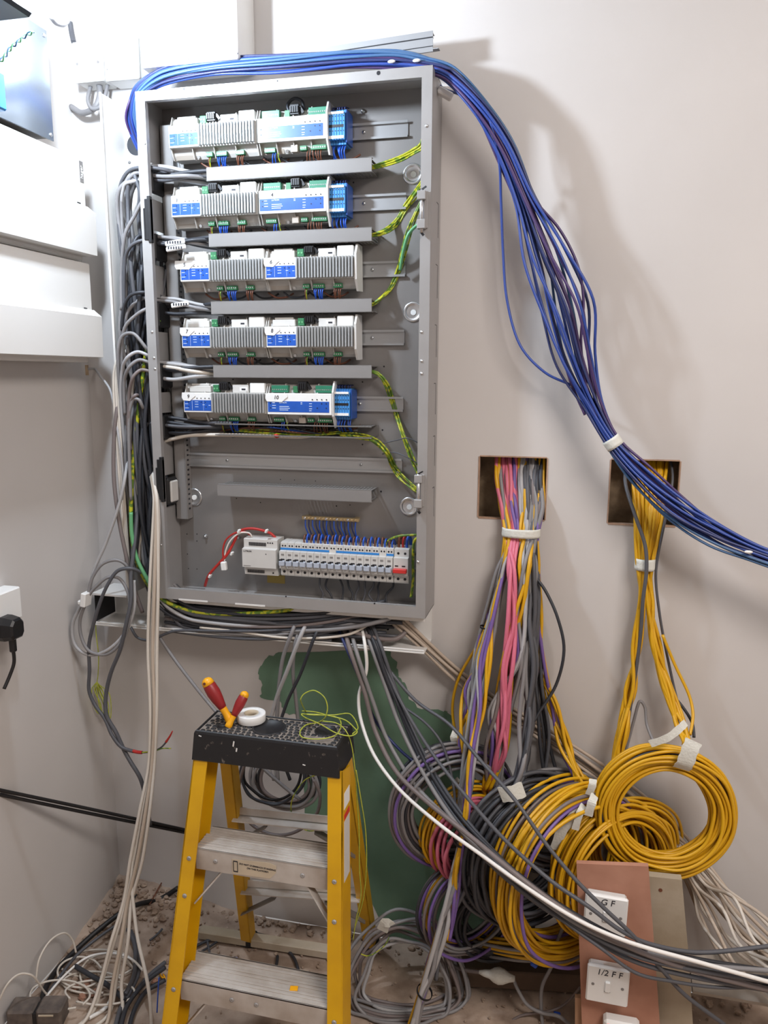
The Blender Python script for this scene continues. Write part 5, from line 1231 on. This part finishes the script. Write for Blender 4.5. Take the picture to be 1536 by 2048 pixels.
b = MB(); p = P(448, 1132, -.066); b.box(p, (.014, .012, .022), Matrix.Rotation(-.1, 3, 'Y'), .002); b.build('white_connector', M['white'], t)
for (x, y) in ((464, 1107), (478, 1062), (533, 1062), (420, 1152)):
    b = MB(); p = P(x, y, -.062); b.box(p, (.005, .012, .009), Matrix.Rotation(.4, 3, 'Y'), .001); b.build('small_tie', M['white'], t)
earths([(770, 1090, -.03), (780, 1078, -.05), (800, 1071, -.055), (835, 1069, -.055)], 1, 9, 'green and yellow earth wire arching over the breakers', .0028, .001)
cab('earth_wire', 'thick green and yellow wire down the right inner side by the main switch', [(846, 1072, -.06), (830, 1080, -.06), (826, 1110, -.05), (826, 1160, -.05), (822, 1195, -.06)], .0036, 'w_gy')
for k in range(9):
    x = 640 + k*18
    cab('wire', 'dark wire hanging below the breakers', [(x, 1150, -.03), (x + R_.uniform(-10, 10), 1172, -.03), (x + R_.uniform(-14, 20), 1190, -.03), (x + R_.uniform(-20, 30), 1215, -.045)], .0026, R_.choice(('c_dgrey', 'c_char', 'c_char')), 'dark wires below the breakers')
# dark wires under the module rows fading behind ducts
for i in range(5):
    z = RZ[i] - .058
    for k in range(7):
        x = -.86 + k*.05 + R_.uniform(-.015, .015)
        cab('wire', '%s wire tucked under the %s row of modules' % (CN[('w_brown', 'c_char', 'c_black')[k % 3]], ordn[i]), [(x, -.03, z + .010), (x + .02, -.028, z - .002), (x + .045, -.026, z - .001), (x + .06, -.02, z + .008)], .0022, ('w_brown', 'c_char', 'c_black')[k % 3], 'dark wires under the %s row of modules' % ordn[i], world=True, step=4)
# ============================================================ STEP LADDER
t = thing('step_ladder', 'yellow fibreglass step ladder with black cap standing in front of the wall', 'step ladder', (-.57, -.36, 0))
capx0, capx1, capy0, capy1, cz0, cz1 = -.738, -.424, -.425, -.318, .700, .764
# cap: open-bottomed moulding with recesses on top
b = MB()
cut = [(-.690, -.392, .009, 20), (-.590, -.374, .032, 30)]
def capring(ins, z): return [V((capx0+ins-.004*(cz1-z)/.06, capy0+ins-.004*(cz1-z)/.06, z)), V((capx1-ins+.004*(cz1-z)/.06, capy0+ins-.004*(cz1-z)/.06, z)), V((capx1-ins+.004*(cz1-z)/.06, capy1-ins, z)), V((capx0+ins-.004*(cz1-z)/.06, capy1-ins, z))]
b.ring_loft([capring(.004, cz0), capring(-.001, cz0), capring(0, cz1-.006), capring(.0015, cz1-.0015), capring(.004, cz1), capring(.006, cz1-.001), capring(.006, cz1-.006)], smooth=False)
cap = b.build('top_cap', M['capblack'], t)
# raised moulded pattern: cobbles of hard plastic
b = MB(); rq = random.Random(12)
gx = capx0 + .010; row = 0
circ = [(-.592, -.372, .036), (-.470, -.358, .024), (-.690, -.392, .012)]
y = capy0 + .009
while y < capy1 - .006:
    x = capx0 + .009 + (row % 2)*.007
    while x < capx1 - .008:
        wd = rq.uniform(.010, .016)
        cx_, cy_ = x + wd/2, y
        ok = all(math.hypot(cx_-a, (cy_-c)*1.05) > r_ for a, c, r_ in circ) and not (-.500 < cx_ < -.440 and -.415 < cy_ < -.388)
        if ok: b.box((cx_, cy_, cz1-.003), (wd-.0034, .0078, .006), None, .0018)
        x += wd
    y += .0115; row += 1
b.build('moulded_pattern', M['capblack'], cap)
b = MB(); b.bb(capx0+.007, capx1-.007, capy0+.007, capy1-.007, cz1-.0030, cz1-.0024); b.build('dust', M['capdust'], cap)
for rx_, ry_, q in ((-.592, -.372, 1.0), (-.470, -.358, .667), (-.690, -.392, .32)):
    b = MB(); b.lathe((rx_, ry_, cz1-.005), (0, 0, 1), [(0, .036*q), (.0052, .0355*q), (.0052, .0325*q), (.0028, .0315*q), (.0026, .0)], 32); b.build('round_recess', M['capblack'], cap)
b = MB(); b.bb(-.498, -.442, -.413, -.390, cz1-.0035, cz1-.0025, .0003); b.build('recess_label', M['sticker'], cap)
for (x, y_, h) in ((467, 1488, .012), (473, 1500, .008), (608, 1530, .002), (505, 1532, .002), (400, 1472, .002)):
    p = P(x, y_, capy0-.0045); b = MB(); b.box(p, (.003 if h > .004 else .006, .0006, h), Matrix.Rotation(.2, 3, 'Y')); b.build('paint_splash', M['white'], cap)
def channel(name, top, bot, fw, dep, outer, th=.003):
    """C channel: web on the outer side, flanges front and back"""
    top, bot = V(top), V(bot); d = (bot - top).normalized(); b = MB()
    sx = V((1, 0, 0)); fwd = sx.cross(d).normalized()
    if fwd.y > 0: fwd = -fwd
    o = V((outer, 0, 0))
    b.bar(top, bot, th, dep, o if abs(d.x) < .9 else (0, 0, 1)) if False else None
    # web
    def slab(c0, c1, half_x, half_f):
        x = (sx - d*sx.dot(d)).normalized(); f = fwd
        vs = []
        for c in (c0, c1):
            for a, k in ((-1, -1), (1, -1), (1, 1), (-1, 1)): vs.append(c + x*half_x*a + f*half_f*k)
        b.add(vs, [(0, 1, 2, 3), (4, 5, 6, 7), (0, 1, 5, 4), (1, 2, 6, 5), (2, 3, 7, 6), (3, 0, 4, 7)])
    w0 = V((outer*(fw/2 - th/2), 0, 0))
    slab(top + w0, bot + w0, th/2, dep/2)
    slab(top + fwd*(dep/2-th/2), bot + fwd*(dep/2-th/2), fw/2, th/2)
    slab(top - fwd*(dep/2-th/2), bot - fwd*(dep/2-th/2), fw/2, th/2)
    return b.build(name, M['yel_f'], t)
fl = channel('front_rail', (-.7255, -.395, .704), (-.752, -.590, .002), .032, .058, -1)
fr = channel('front_rail', (-.4300, -.395, .704), (-.376, -.590, .002), .032, .058, 1)
rl = channel('rear_leg', (-.708, -.335, .70), (-.775, -.105, .004), .028, .032, 1)
rr_ = channel('rear_leg', (-.440, -.335, .70), (-.452, -.045, .004), .028, .032, 1)
def onrail(side, z):   # front face centre at height z
    k = (.704 - z)/.702
    return V(((-.7255 if side < 0 else -.430) + (-.0265 if side < 0 else .054)*k, -.395 - .195*k - .0305, z))
for i, z in enumerate((.522, .268, .022)):
    a, c = onrail(-1, z), onrail(1, z); yf = a.y + .006
    x0, x1 = a.x + .010, c.x - .012
    b = MB(); b.bb(x0, x1, yf, yf+.0025, z-.046, z+.002, .0006); b.bb(x0, x1, yf, yf+.082, z-.001, z+.002); b.bb(x0, x1, yf+.080, yf+.083, z-.030, z+.002)
    for k in range(9):
        b.bb(x0, x1, yf+.004+k*.0086, yf+.0085+k*.0086, z+.0015, z+.0042 if k % 3 else z+.0032, .0006)
    s_ = b.build('tread', M['alu'], t)
    for dx in (.045, -.058) if i == 0 else (.115, -.155) if i == 1 else (.05, -.05):
        px_ = x0 + dx if dx > 0 else x1 + dx
        b = MB(); b.lathe((px_, yf, z-.022), (0, -1, 0), [(0, .005), (.0016, .0045), (.0022, .0015), (.001, .0004)], 14); b.build('rivet', M['steel'], s_)
    if i == 0:
        p0_ = P(464, 1722, yf-.001); 
        b = MB(); b.prism([P(464, 1718, yf-.0006), P(538, 1725, yf-.0006), P(553, 1732, yf-.0006), P(552, 1746, yf-.0006), P(540, 1757, yf-.0006), P(465, 1747, yf-.0006)], (0, -.0005, 0)); st = b.build('sticker', M['sticker'], s_)
        b = MB(); q = P(471, 1733, yf-.0014); b.lathe(q, (0, 1, 0), [(0, .005), (.0003, .005)], 4)
        b = MB()
        for dx_ in (-.0045, .0045): b.bb(q.x+dx_-.0007, q.x+dx_+.0007, yf-.0016, yf-.0011, q.z-.0105, q.z+.0105)
        for dz_ in (-.0115, .0115): b.bb(q.x-.005, q.x+.005, yf-.0016, yf-.0011, q.z+dz_-.0012, q.z+dz_+.0012)
        b.build('ladder_symbol', M['ink'], st)
        q = P(515, 1737, yf-.0016); tilt = Matrix.Rotation(.03, 3, 'Y')
        text('DO NOT OVERREACH STANDING', .0052, q + V((0, 0, .003)), tilt @ RF, M['ink'], st, 'printed_words')
        text('ON THIS PLATFORM', .0052, q + V((0, 0, -.004)), tilt @ RF, M['ink'], st, 'printed_words')
    if i == 1:
        p = P(584, 1966, yf+.02); b = MB(); b.box((p.x, yf+.03, z+.0046), (.016, .012, .0012), Matrix.Rotation(.2, 3, 'Z')); b.build('yellow_scrap', M['handle_y'], s_)
for side in (-1, 1):
    for z in (.505, .432, .252, .18):
        p = onrail(side, z); b = MB(); b.lathe(p + V((side*-.001, .001, 0)), (0, -1, 0), [(0, .0052), (.0022, .0046), (.003, .0022), (.0018, .0004)], 14); b.build('rivet', M['steel'], fl if side < 0 else fr)
# gusset braces under treads
for z in (.478, .224):
    for side in (-1, 1):
        a = onrail(side, z); c = onrail(side, z - .065)
        x_in = a.x - side*.016
        b = MB(); b.bar((x_in - side*.055, a.y + .035, z), (c.x - side*.013, c.y + .03, z - .075), .003, .018, (0, 1, 0)); b.build('brace', M['alu'], t)
# rear horizontals and diagonals
def rleg(side, z):
    k = (.70 - z)/.696
    return V((-.708 - .067*k, -.335 + .23*k, z)) if side < 0 else V((-.440 - .012*k, -.335 + .29*k, z))
for z in (.475, .222):
    a, c = rleg(-1, z), rleg(1, z); b = MB(); b.bar(a + V((.004, -.014, 0)), c + V((-.004, -.014, 0)), .003, .030, (0, 1, 0)); b.bar(a + V((.004, -.005, .014)), c + V((-.004, -.005, .014)), .018, .003, (0, 1, 0))
    cb = b.build('rear_bar', M['alu'], t)
    for side in (-1, 1):
        e = rleg(side, z - .085); m_ = a.lerp(c, .30 if side < 0 else .70)
        b = MB(); b.bar(e + V((0, -.017, 0)), m_ + V((0, -.017, -.01)), .003, .020, (0, 1, 0)); b.build('diagonal_brace', M['alud'], t)
# label strips on outer face of the right rail
def outer(z, dy): 
    k = (.704 - z)/.702; return V((-.430 + .054*k + .0163, -.395 - .195*k + dy, z))
for (z0, z1, mm) in ((.665, .635, 'white'), (.625, .615, 'red'), (.612, .50, 'offwhite')):
    b = MB(); a, c = outer(z0, -.004), outer(z1, -.004); b.bar(a, c, .0008, .036, (1, 0, 0)) if False else b.prism([outer(z0, -.020), outer(z0, .018), outer(z1, .018), outer(z1, -.020)], (.0007, 0, 0)); b.build('side_label', M[mm], fr)
# rubber feet
for (x, y_) in ((-.775, -.105), (-.452, -.045), (-.752, -.590), (-.376, -.590)):
    b = MB(); b.box((x, y_, .012), (.036, .045, .024), None, .004); b.build('rubber_foot', M['blackm'], t)

# things on the cap
def screwdriver(top, tip, label, L=None):
    top, tip = V(top), V(tip); ax = (tip - top).normalized(); Lh = (tip - top).length
    t = thing('screwdriver', label, 'screwdriver', tip, 'screwdrivers standing in the ladder cap')
    s = Lh / .115
    b = MB(); b.lathe(top + ax*.008*s, ax, [(0, .011*s), (.010*s, .0145*s), (.028*s, .0155*s), (.045*s, .0135*s), (.060*s, .0105*s), (.068*s, .009*s), (.070*s, .004*s)], 18); g = b.build('grip', M['handle_r'], t)
    b = MB(); b.lathe(top, ax, [(-.002*s, .002*s), (0, .008*s), (.005*s, .0125*s), (.014*s, .0142*s), (.018*s, .006*s)], 18); b.build('end_cap', M['handle_y'], t)
    b = MB(); b.lathe(top + ax*.064*s, ax, [(0, .008*s), (.006*s, .0095*s), (.014*s, .0085*s), (.026*s, .0080*s), (.040*s, .0105*s), (.048*s, .0110*s), (.052*s, .004*s)], 18); b.build('collar', M['handle_y'], t)
    sd = ax.cross(V((0, 1, 0))).normalized()
    b = MB(); c = top + ax*.007*s + V((0, -.0128*s, 0)); b.cyl(c, c + V((0, -.0015*s, 0)), .0032*s, n=12); b.build('hanging_hole', M['w_brown'], t)
    b = MB(); b.cyl(tip - ax*.004, tip + V((0, 0, -.03)) if False else tip + ax*.02, .0035, n=10); b.build('shaft', M['black'], t)
    return t
screwdriver(P(411, 1358, -.378), P(463, 1445, -.375), 'red and yellow screwdriver leaning left in the ladder cap, the larger one')
screwdriver(P(492, 1384, -.352), P(455, 1456, -.390), 'red and yellow screwdriver leaning right over the larger one')
t = thing('tape_roll', 'roll of white insulating tape lying on the black ladder cap', 'tape roll', (-.645, -.368, cz1+.001))
c = P(503, 1440, -.352); c = V((c.x, -.352, cz1+.0005))
b = MB(); b.lathe(c, (0, 0, 1), [(0, .0300), (.0008, .0305), (.0165, .0305), (.017, .0300), (.017, .0155), (0, .0155)], 36, closed=True); b.build('tape', M['white'], t)
b = MB(); b.lathe(c, (0, 0, 1), [(.0005, .0156), (.0175, .0156), (.0175, .0142), (.0005, .0142)], 30, closed=True); b.build('core', M['sticker'], t)
# green and yellow tangle on the cap
t = thing('wire_tangle', 'tangle of thin green and yellow wire lying on the right of the ladder cap', 'wire', P(650, 1450, -.38))
def zc(x, y, dz=.004): return PZ(x, y, cz1 + dz)
b = MB(); b.tube([zc(612, 1425, .003), P(601, 1400, -.37), P(608, 1388, -.368), P(628, 1381, -.366), P(648, 1394, -.366), P(655, 1415, -.368), P(650, 1435, -.37), zc(636, 1445), zc(612, 1450, .006), zc(600, 1464, .004), zc(606, 1475, .003), zc(640, 1478, .003), zc(672, 1470, .004), zc(682, 1450, .006), zc(676, 1436, .008), zc(650, 1430, .010), zc(605, 1428, .008)], .0013, 6, step=6); b.build('strand', M['w_gy2'], t)
b = MB(); b.tube([zc(604, 1422, .010), zc(630, 1424, .012), zc(660, 1432, .014), zc(690, 1440, .012), zc(708, 1455, .012), zc(714, 1465, .012), zc(700, 1472, .010), zc(672, 1466, .012), zc(640, 1448, .014), zc(612, 1436, .012), zc(603, 1428, .012), zc(625, 1430, .014), zc(668, 1430, .012), zc(700, 1428, .010), zc(716, 1455, .008), zc(705, 1468, .012)], .0013, 6, step=6); b.build('strand', M['w_gy2'], t)
b = MB(); b.tube([zc(640, 1442, .015), zc(672, 1446, .014), P(692, 1462, -.37), P(703, 1490, -.37), P(710, 1540, -.37), P(714, 1600, -.36), P(718, 1660, -.36), P(719, 1740, -.36), P(722, 1790, -.355), P(712, 1840, -.35), P(706, 1880, -.34)], .0012, 6, step=6); b.build('strand', M['w_gy2'], t)
b = MB(); b.tube([P(712, 1540, -.372), P(722, 1600, -.37), P(731, 1660, -.36), P(733, 1730, -.36), P(726, 1800, -.35), P(708, 1860, -.34)], .0012, 6, step=6); b.build('strand', M['w_gy2'], t)
cab('earth_wire', 'thin green yellow wire ring showing under the right of the ladder cap', [(640, 1548, -.30), (610, 1560, -.25), (588, 1590, -.24), (582, 1620, -.24), (595, 1650, -.24), (620, 1662, -.24), (645, 1655, -.25)], .0013, 'w_gy')
cab('earth_wire', 'thin green yellow wire trailing from the torn tape on the floor loops', [(778, 1875, -.24), (770, 1890, -.24), (752, 1905, -.24), (735, 1912, -.24), (722, 1908, -.24)], .0013, 'w_gy')

# ============================================================ SWITCH BOARD, LOWER RIGHT
YB = -.275
def bp(x, y, dy=0): return P(x, y, YB + dy)
t = thing('switch_board', 'brown hardboard strip standing upright with switches, lower right', 'board', P(1230, 2040, YB))
tl, tr_, br, bl_ = bp(1153, 1727), bp(1297, 1733), bp(1325, 2120), bp(1166, 2120)
b = MB(); b.prism([tl, tr_, br, bl_], (0, .012, 0)); b.build('hardboard', M['hardboard'], t)
t2 = thing('plywood_strip', 'narrow pale plywood strip behind the hardboard at the bottom edge', 'board', P(1160, 2048, YB+.02))
b = MB(); b.prism([P(1150, 1996, YB+.014), P(1180, 1998, YB+.014), P(1185, 2120, YB+.014), P(1150, 2120, YB+.014)], (0, .012, 0)); b.build('ply', M['ply'], t2)
t3 = thing('grey_board', 'dusty pale grey board standing behind the brown hardboard', 'board', P(1330, 2040, YB+.03))
b = MB(); b.prism([P(1290, 1752, YB+.03), P(1364, 1760, YB+.03), P(1378, 1920, YB+.03), P(1390, 2120, YB+.03), P(1300, 2120, YB+.03)], (0, .018, 0)); gb = b.build('board', M['greywood'], t3)
p = P(1321, 1780, YB+.03); b = MB(); b.cyl(p, p + V((0, -.001, 0)), .004, n=12); b.build('screw_hole', M['w_brown'], t3)
t3 = thing('plasterboard_offcut', 'flat grey sheet lying under the pale cables at the right edge', 'sheet', P(1460, 1960, -.15))
b = MB(); b.prism([P(1378, 1912, -.20), P(1560, 1900, -.12), P(1600, 2040, -.20), P(1536, 2008, -.22), P(1386, 1982, -.24)], (0, .004, -.010)); b.build('sheet', M['greysheet'], t3)
def switch(cx, cy, w_, words, label, rot=0.0, s_=.086):
    c = bp(cx, cy, 0); R2 = Matrix.Rotation(rot, 3, 'Y')
    t = thing('light_switch', label, 'light switch', c + V((0, -.01, -s_/2)), 'white switch plates on the brown hardboard')
    b = MB(); b.box(c + V((0, -.010, 0)), (s_*.94, .018, s_*.94), R2, .004); b.build('back_box', M['offwhite'], t)
    b = MB(); b.box(c + V((0, -.0235, 0)), (s_, .009, s_*1.02), R2, .003); pl = b.build('plate', M['white'], t)
    b = MB(); b.box(c + R2 @ V((.0, -.0295, 0)), (.011, .006, .024), R2, .0015); b.build('rocker', M['white'], t)
    b = MB(); b.box(c + R2 @ V((.0, -.0285, -.0125)), (.012, .0018, .0012), R2); b.build('rocker_gap', M['dot'], t)
    for dx in (-.030, .030):
        q = c + R2 @ V((dx, -.0278, 0)); b = MB(); b.cyl(q, q + V((0, -.0010, 0)), .0032, n=12); b.build('screw', M['duct'], t)
    text(words, .019, c + R2 @ V((.002, -.0284, .0305)), R2 @ RF, M['ink'], pl, 'pen_lettering', shear=.12)
    return t
switch(1210, 1814, 0, 'G F', 'white switch plate marked G F, upper one on the hardboard', .02)
switch(1214, 1953, 0, '1/2 F F', 'white switch plate marked 1/2 F F, lower one on the hardboard', .015)
# timer at bottom
c = bp(1240, 2056); t = thing('timer_socket', 'white plug-in timer with round dial and red light at the bottom edge', 'timer', c + V((0, -.02, -.05)))
b = MB(); b.box(c + V((0, -.016, 0)), (.074, .030, .078), None, .006); b.build('housing', M['white'], t)
b = MB(); b.lathe(c + V((0, -.031, -.004)), (0, -1, 0), [(0, .031), (.008, .030), (.009, .023), (.002, .022)], 32); b.build('dial_ring', M['duct'], t)
b = MB(); b.lathe(c + V((0, -.031, -.004)), (0, -1, 0), [(0, .022), (.010, .021), (.011, .002)], 28); b.build('dial_knob', M['white'], t)
b = MB(); q = c + V((-.026, -.0312, .029)); b.box(q, (.006, .0014, .008)); b.build('red_light', mat('red indicator', '#ff4a3a', .4, emit=1.5), t)
b = MB(); q = c + V((.027, -.031, .029)); b.cyl(q, q + V((0, -.001, 0)), .003, n=12); b.build('screw', M['duct'], t)

# tape-wrapped joint and blue ties at floor
t = thing('taped_joint', 'lumpy cable joint wrapped in white tape near the floor under the coils', 'taped joint', P(993, 1948, -.16))
a, c = P(958, 1944, -.17), P(1030, 1958, -.17); d = c - a; L = d.length
b = MB(); b.lathe(a, d, [(0, .004), (L*.15, .008), (L*.3, .010), (L*.42, .016), (L*.55, .019), (L*.68, .017), (L*.85, .010), (L, .0065)], 14); b.build('tape_wrapping', M['tape'], t)
cab('cable', 'grey cable leaving the taped joint down to the right', [(1026, 1956, -.17), (1036, 1980, -.18), (1055, 2010, -.19), (1085, 2026, -.19), (1120, 2034, -.2), (1160, 2070, -.2)], .0042, 'c_grey')
cab('cable', 'dark cable leading into the left of the taped joint', [(900, 1930, -.12), (930, 1940, -.15), (962, 1945, -.17)], .0044, 'c_taupe')
cab('cable', 'grey cable hanging in front of the floor below the yellow and purple coil', [(1128, 1850, -.20), (1112, 1890, -.19), (1104, 1930, -.18), (1085, 1970, -.18), (1082, 2010, -.18), (1086, 2060, -.19)], .0042, 'c_grey')
cab('cable', 'thin grey cable curving from the hardboard foot to the floor', [(1160, 1975, -.17), (1130, 2008, -.17), (1100, 2022, -.18), (1040, 2032, -.18), (1000, 2060, -.2)], .003, 'c_taupe')
for (x, y) in ((1068, 1929), (1114, 2029)):
    b = MB(); b.box(P(x, y, -.18), (.016, .01, .010), Matrix.Rotation(.5 if x < 1100 else 0, 3, 'Y'), .002); tag(b.build('blue_tie', mat('blue tape', '#2a52b8', .5)), 'blue tape band on cables at the foot of the yellow and purple coil' if x < 1100 else 'blue tape band on the thin cable beside the hardboard foot', 'tape')

# ============================================================ FLOOR CLUTTER
def gz(x, y, z=.004): 
    p = PZ(x, y, z); return V((p.x, p.y, z + fz(p.x, p.y)))
t = thing('black_rod', 'pair of black pipes leaning across the left corner', 'pipe', P(190, 1630, -.25))
for dy in (0, 9):
    b = MB(); b.tube([P(-30, 1574+dy, -.46), P(180, 1618+dy, -.26), P(372, 1660+dy*.6, -.05)], .0042, 8); b.build('pipe', M['c_black'], t)
def flo(name, label, pts, r, mm, group=None, z=.006, cat='cable'):
    q = [gz(x, y, max(z, r + .001)) for x, y in pts]; b = MB(); b.tube(q, r, 7); tag(b.build(name, M[mm]), label, cat, group)
b = MB(); q = [P(356, 1776, -.02), P(320, 1798, -.04), gz(262, 1832, .03), gz(200, 1868, .02), gz(150, 1905, .012), gz(110, 1945, .012), gz(88, 1985, .012), gz(80, 2050, .012), gz(85, 2100, .012)]
b.tube(q, .007, 8); tag(b.build('cable', M['c_black']), 'thick black cable climbing from the floor pile to the back wall', 'cable')
b = MB(); q = [gz(94, 1990, .016), gz(150, 1915, .020), gz(200, 1880, .024), gz(262, 1845, .035)]; b.tube(q, .004, 7); tag(b.build('cable', M['c_dgrey']), 'dark cable beside the thick black one on the floor pile', 'cable')
ring = lambda cx, cy, rx, ry, ph=0, n=9, a0=0, a1=6.0: [(cx + rx*math.cos(ph+a0+(a1-a0)*k/n), cy + ry*math.sin(ph+a0+(a1-a0)*k/n)) for k in range(n+1)]
gl = 'thin white cable curled on the floor in the left corner'; gg = 'thin white cables curled on the floor'
for k, (cx, cy, rx, ry, ph) in enumerate(((195, 1930, 75, 26, .3), (185, 1965, 60, 22, 1.2), (215, 1950, 55, 40, 2.0), (160, 1945, 45, 30, .0), (200, 1985, 70, 25, 2.6), (120, 1990, 60, 30, 1.0))):
    flo('cable', gl, ring(cx, cy, rx, ry, ph), .0026, 'c_white', gg, z=.006 + k*.004)
cab('cable', 'white cable arching up against the left wall, upper arch', [(72, 1965, -.42), (78, 1920, -.40), (100, 1882, -.36), (128, 1866, -.32), (145, 1880, -.30), (152, 1905, -.30)], .0024, 'c_white')
cab('cable', 'white cable arching up against the left wall, lower arch', [(-6, 2010, -.52), (15, 1968, -.50), (40, 1948, -.47), (66, 1952, -.45), (90, 1985, -.42), (112, 2002, -.40)], .0024, 'c_white')
flo('cable', 'white cable curve from the floor loops to the hanging bundle', [(85, 2002), (130, 1950), (175, 1915), (225, 1908), (262, 1918), (285, 1940)], .003, 'c_pwhite', z=.03)
gl = 'black or dark cable lying on the floor left of the ladder'; gg = 'dark cables on the floor left of the ladder'
for k, pts in enumerate(([(330, 1925), (300, 1950), (275, 1980), (250, 2020), (235, 2080)], [(330, 1960), (290, 1985), (265, 2030), (255, 2090)], [(262, 1872), (275, 1900), (278, 1940), (262, 1980), (240, 2020), (225, 2080)], [(330, 1935), (290, 1965), (255, 2010), (240, 2060)], [(256, 1868), (270, 1895), (268, 1950), (250, 1990)], [(150, 1932), (180, 1950), (215, 1970), (250, 2000)])):
    flo('cable', gl, pts, .0056 if k != 5 else .006, 'c_char' if k % 2 else 'c_dgrey', gg, z=.008 + .004*k)
gl = 'short dark cable offcut lying on the floor behind the ladder steps'; gg = 'cable offcuts behind the ladder steps'
for k, (pts, mm, r) in enumerate((([(390, 1895), (420, 1882), (445, 1878)], 'c_char', .004), ([(412, 1868), (418, 1900), (425, 1935)], 'c_dgrey', .003), ([(555, 1912), (552, 1932), (540, 1950)], 'c_char', .004), ([(572, 1895), (590, 1920), (602, 1960)], 'c_char', .004), ([(505, 1865), (540, 1875), (555, 1882)], 'c_black', .004), ([(470, 1915), (462, 1925), (456, 1940)], 'c_char', .0035), ([(400, 1905), (440, 1880)], 'c_char', .003), ([(300, 1888), (325, 1868)], 'c_dgrey', .003), ([(250, 1838), (275, 1815)], 'c_char', .002), ([(345, 1755), (300, 1830)], 'w_brown', .002))):
    if len(pts) == 2: pts = [pts[0], ((pts[0][0]+pts[1][0])/2+2, (pts[0][1]+pts[1][1])/2), pts[1]]
    flo('cable_offcut', gl, pts, r, mm, gg, z=.006)
flo('wire_offcut', 'thin blue wire offcut on the floor behind the ladder', [(388, 1930), (420, 1918), (450, 1914), (475, 1916)], .0016, 'w_blue', cat='wire')
cab('wire_offcut', 'blue wire offcut hanging down left of the ladder foot', [(318, 1955, -.40), (316, 1985, -.41), (314, 2025, -.42)], .0016, 'w_blue', cat='wire')
flo('wire_offcut', 'thin orange wire scrap on the floor left of the ladder', [(318, 1940), (322, 1952), (330, 1958), (326, 1948)], .002, 'handle_y', cat='wire')
t = thing('wooden_batten', 'dusty wooden batten lying along the wall behind the ladder', 'batten', gz(520, 1880))
b = MB(); a, c = gz(400, 1868, .012), gz(690, 1908, .012); b.bar(a, c, .03, .022, (0, 0, 1), .002); b.build('batten', M['greywood'], t)
b = MB(); b.bar(gz(900, 1940, .03) , gz(1165, 1955, .03), .05, .05, (0, 0, 1), .003)
tag(b.build('timber', mat('dark dusty timber', '#6b5848', .9, var=.3, scale=12)), 'dark dusty timber lying at the wall under the coils', 'timber')
# dark connector block bottom left
c = PZ(78, 2030, .03); t = thing('cable_connector', 'dusty dark plastic connector block in the bottom left corner', 'connector block', (c.x, c.y, 0))
rz = Matrix.Rotation(.25, 3, 'Z')
b = MB(); b.box((c.x-.040, c.y, .030), (.062, .05, .044), rz, .005); b.build('half', M['ductdark'], t)
for o in kids(t):
    o.data.materials.clear(); o.data.materials.append(mat('dusty dark plastic', '#4a4340', .7, color2='#6d625a', scale=40))
b = MB(); b.box((c.x+.028, c.y+.012, .034), (.058, .05, .05), rz, .005); b.build('half', mat('dusty dark plastic', '#4a4340'), t)
b = MB(); b.box((c.x-.006, c.y+.004, .030), (.014, .036, .032), rz, .002); b.build('joint', M['black'], t)
b = MB(); b.box((c.x+.03, c.y-.014, .0475), (.034, .002, .0035), rz); b.build('pale_edge', M['sticker'], t)

# rubble: uncountable crumbs as one thing plus larger lumps
def lump(b, c, r, seed):
    rr = random.Random(seed); n, m = 7, 5; rings = []
    for i in range(1, m):
        th = math.pi*i/m; ring_ = []
        for k in range(n):
            q = r * rr.uniform(.65, 1.15); ring_.append(c + V((q*math.sin(th)*math.cos(2*math.pi*k/n), q*math.sin(th)*math.sin(2*math.pi*k/n), q*.7*math.cos(th))))
        rings.append(ring_)
    b.ring_loft(rings, smooth=False)
b = MB(); rq = random.Random(77)
for k in range(760):
    if k < 260: x = XL + .01 + abs(rq.gauss(0, .16)); y_ = -.015 - abs(rq.gauss(0, .12))
    else: x = rq.uniform(XL+.02, .5); y_ = -.01 - abs(rq.gauss(0, .28))
    lump(b, V((x, y_, fz(x, y_) + .002)), rq.uniform(.002, .010 if k < 260 else .005), k)
for k in range(150):
    x = XL + .15 + rq.random() * 1.9; lump(b, V((x, -.012 - abs(rq.gauss(0, .012)), .003)), rq.uniform(.004, .011), 2000 + k)
tag(b.build('rubble', M['rubble']), 'heap of crumbled plaster and dust in the floor corner', 'rubble', kind='stuff')
for k, (x, y_) in enumerate(((232, 1832), (262, 1826), (300, 1836), (326, 1850), (288, 1812), (216, 1846), (240, 1812), (345, 1828))):
    p = gz(x, y_, .004); b = MB(); lump(b, p, .012 if k % 2 else .009, 900+k)
    tag(b.build('plaster_lump', M['rubble_red'] if k in (1, ) else M['rubble']), 'lump of broken plaster in the corner left of the ladder', 'rubble', 'plaster lumps in the corner')
for k, (x, y_) in enumerate(((175, 1965), (190, 1985), (165, 1992), (150, 1975), (310, 1965))):
    p = gz(x, y_, .006); b = MB(); lump(b, p, .012, 950+k)
    tag(b.build('brick_fragment', M['rubble_red']), 'reddish brick fragment among the white floor cables', 'rubble', 'brick fragments on the floor')
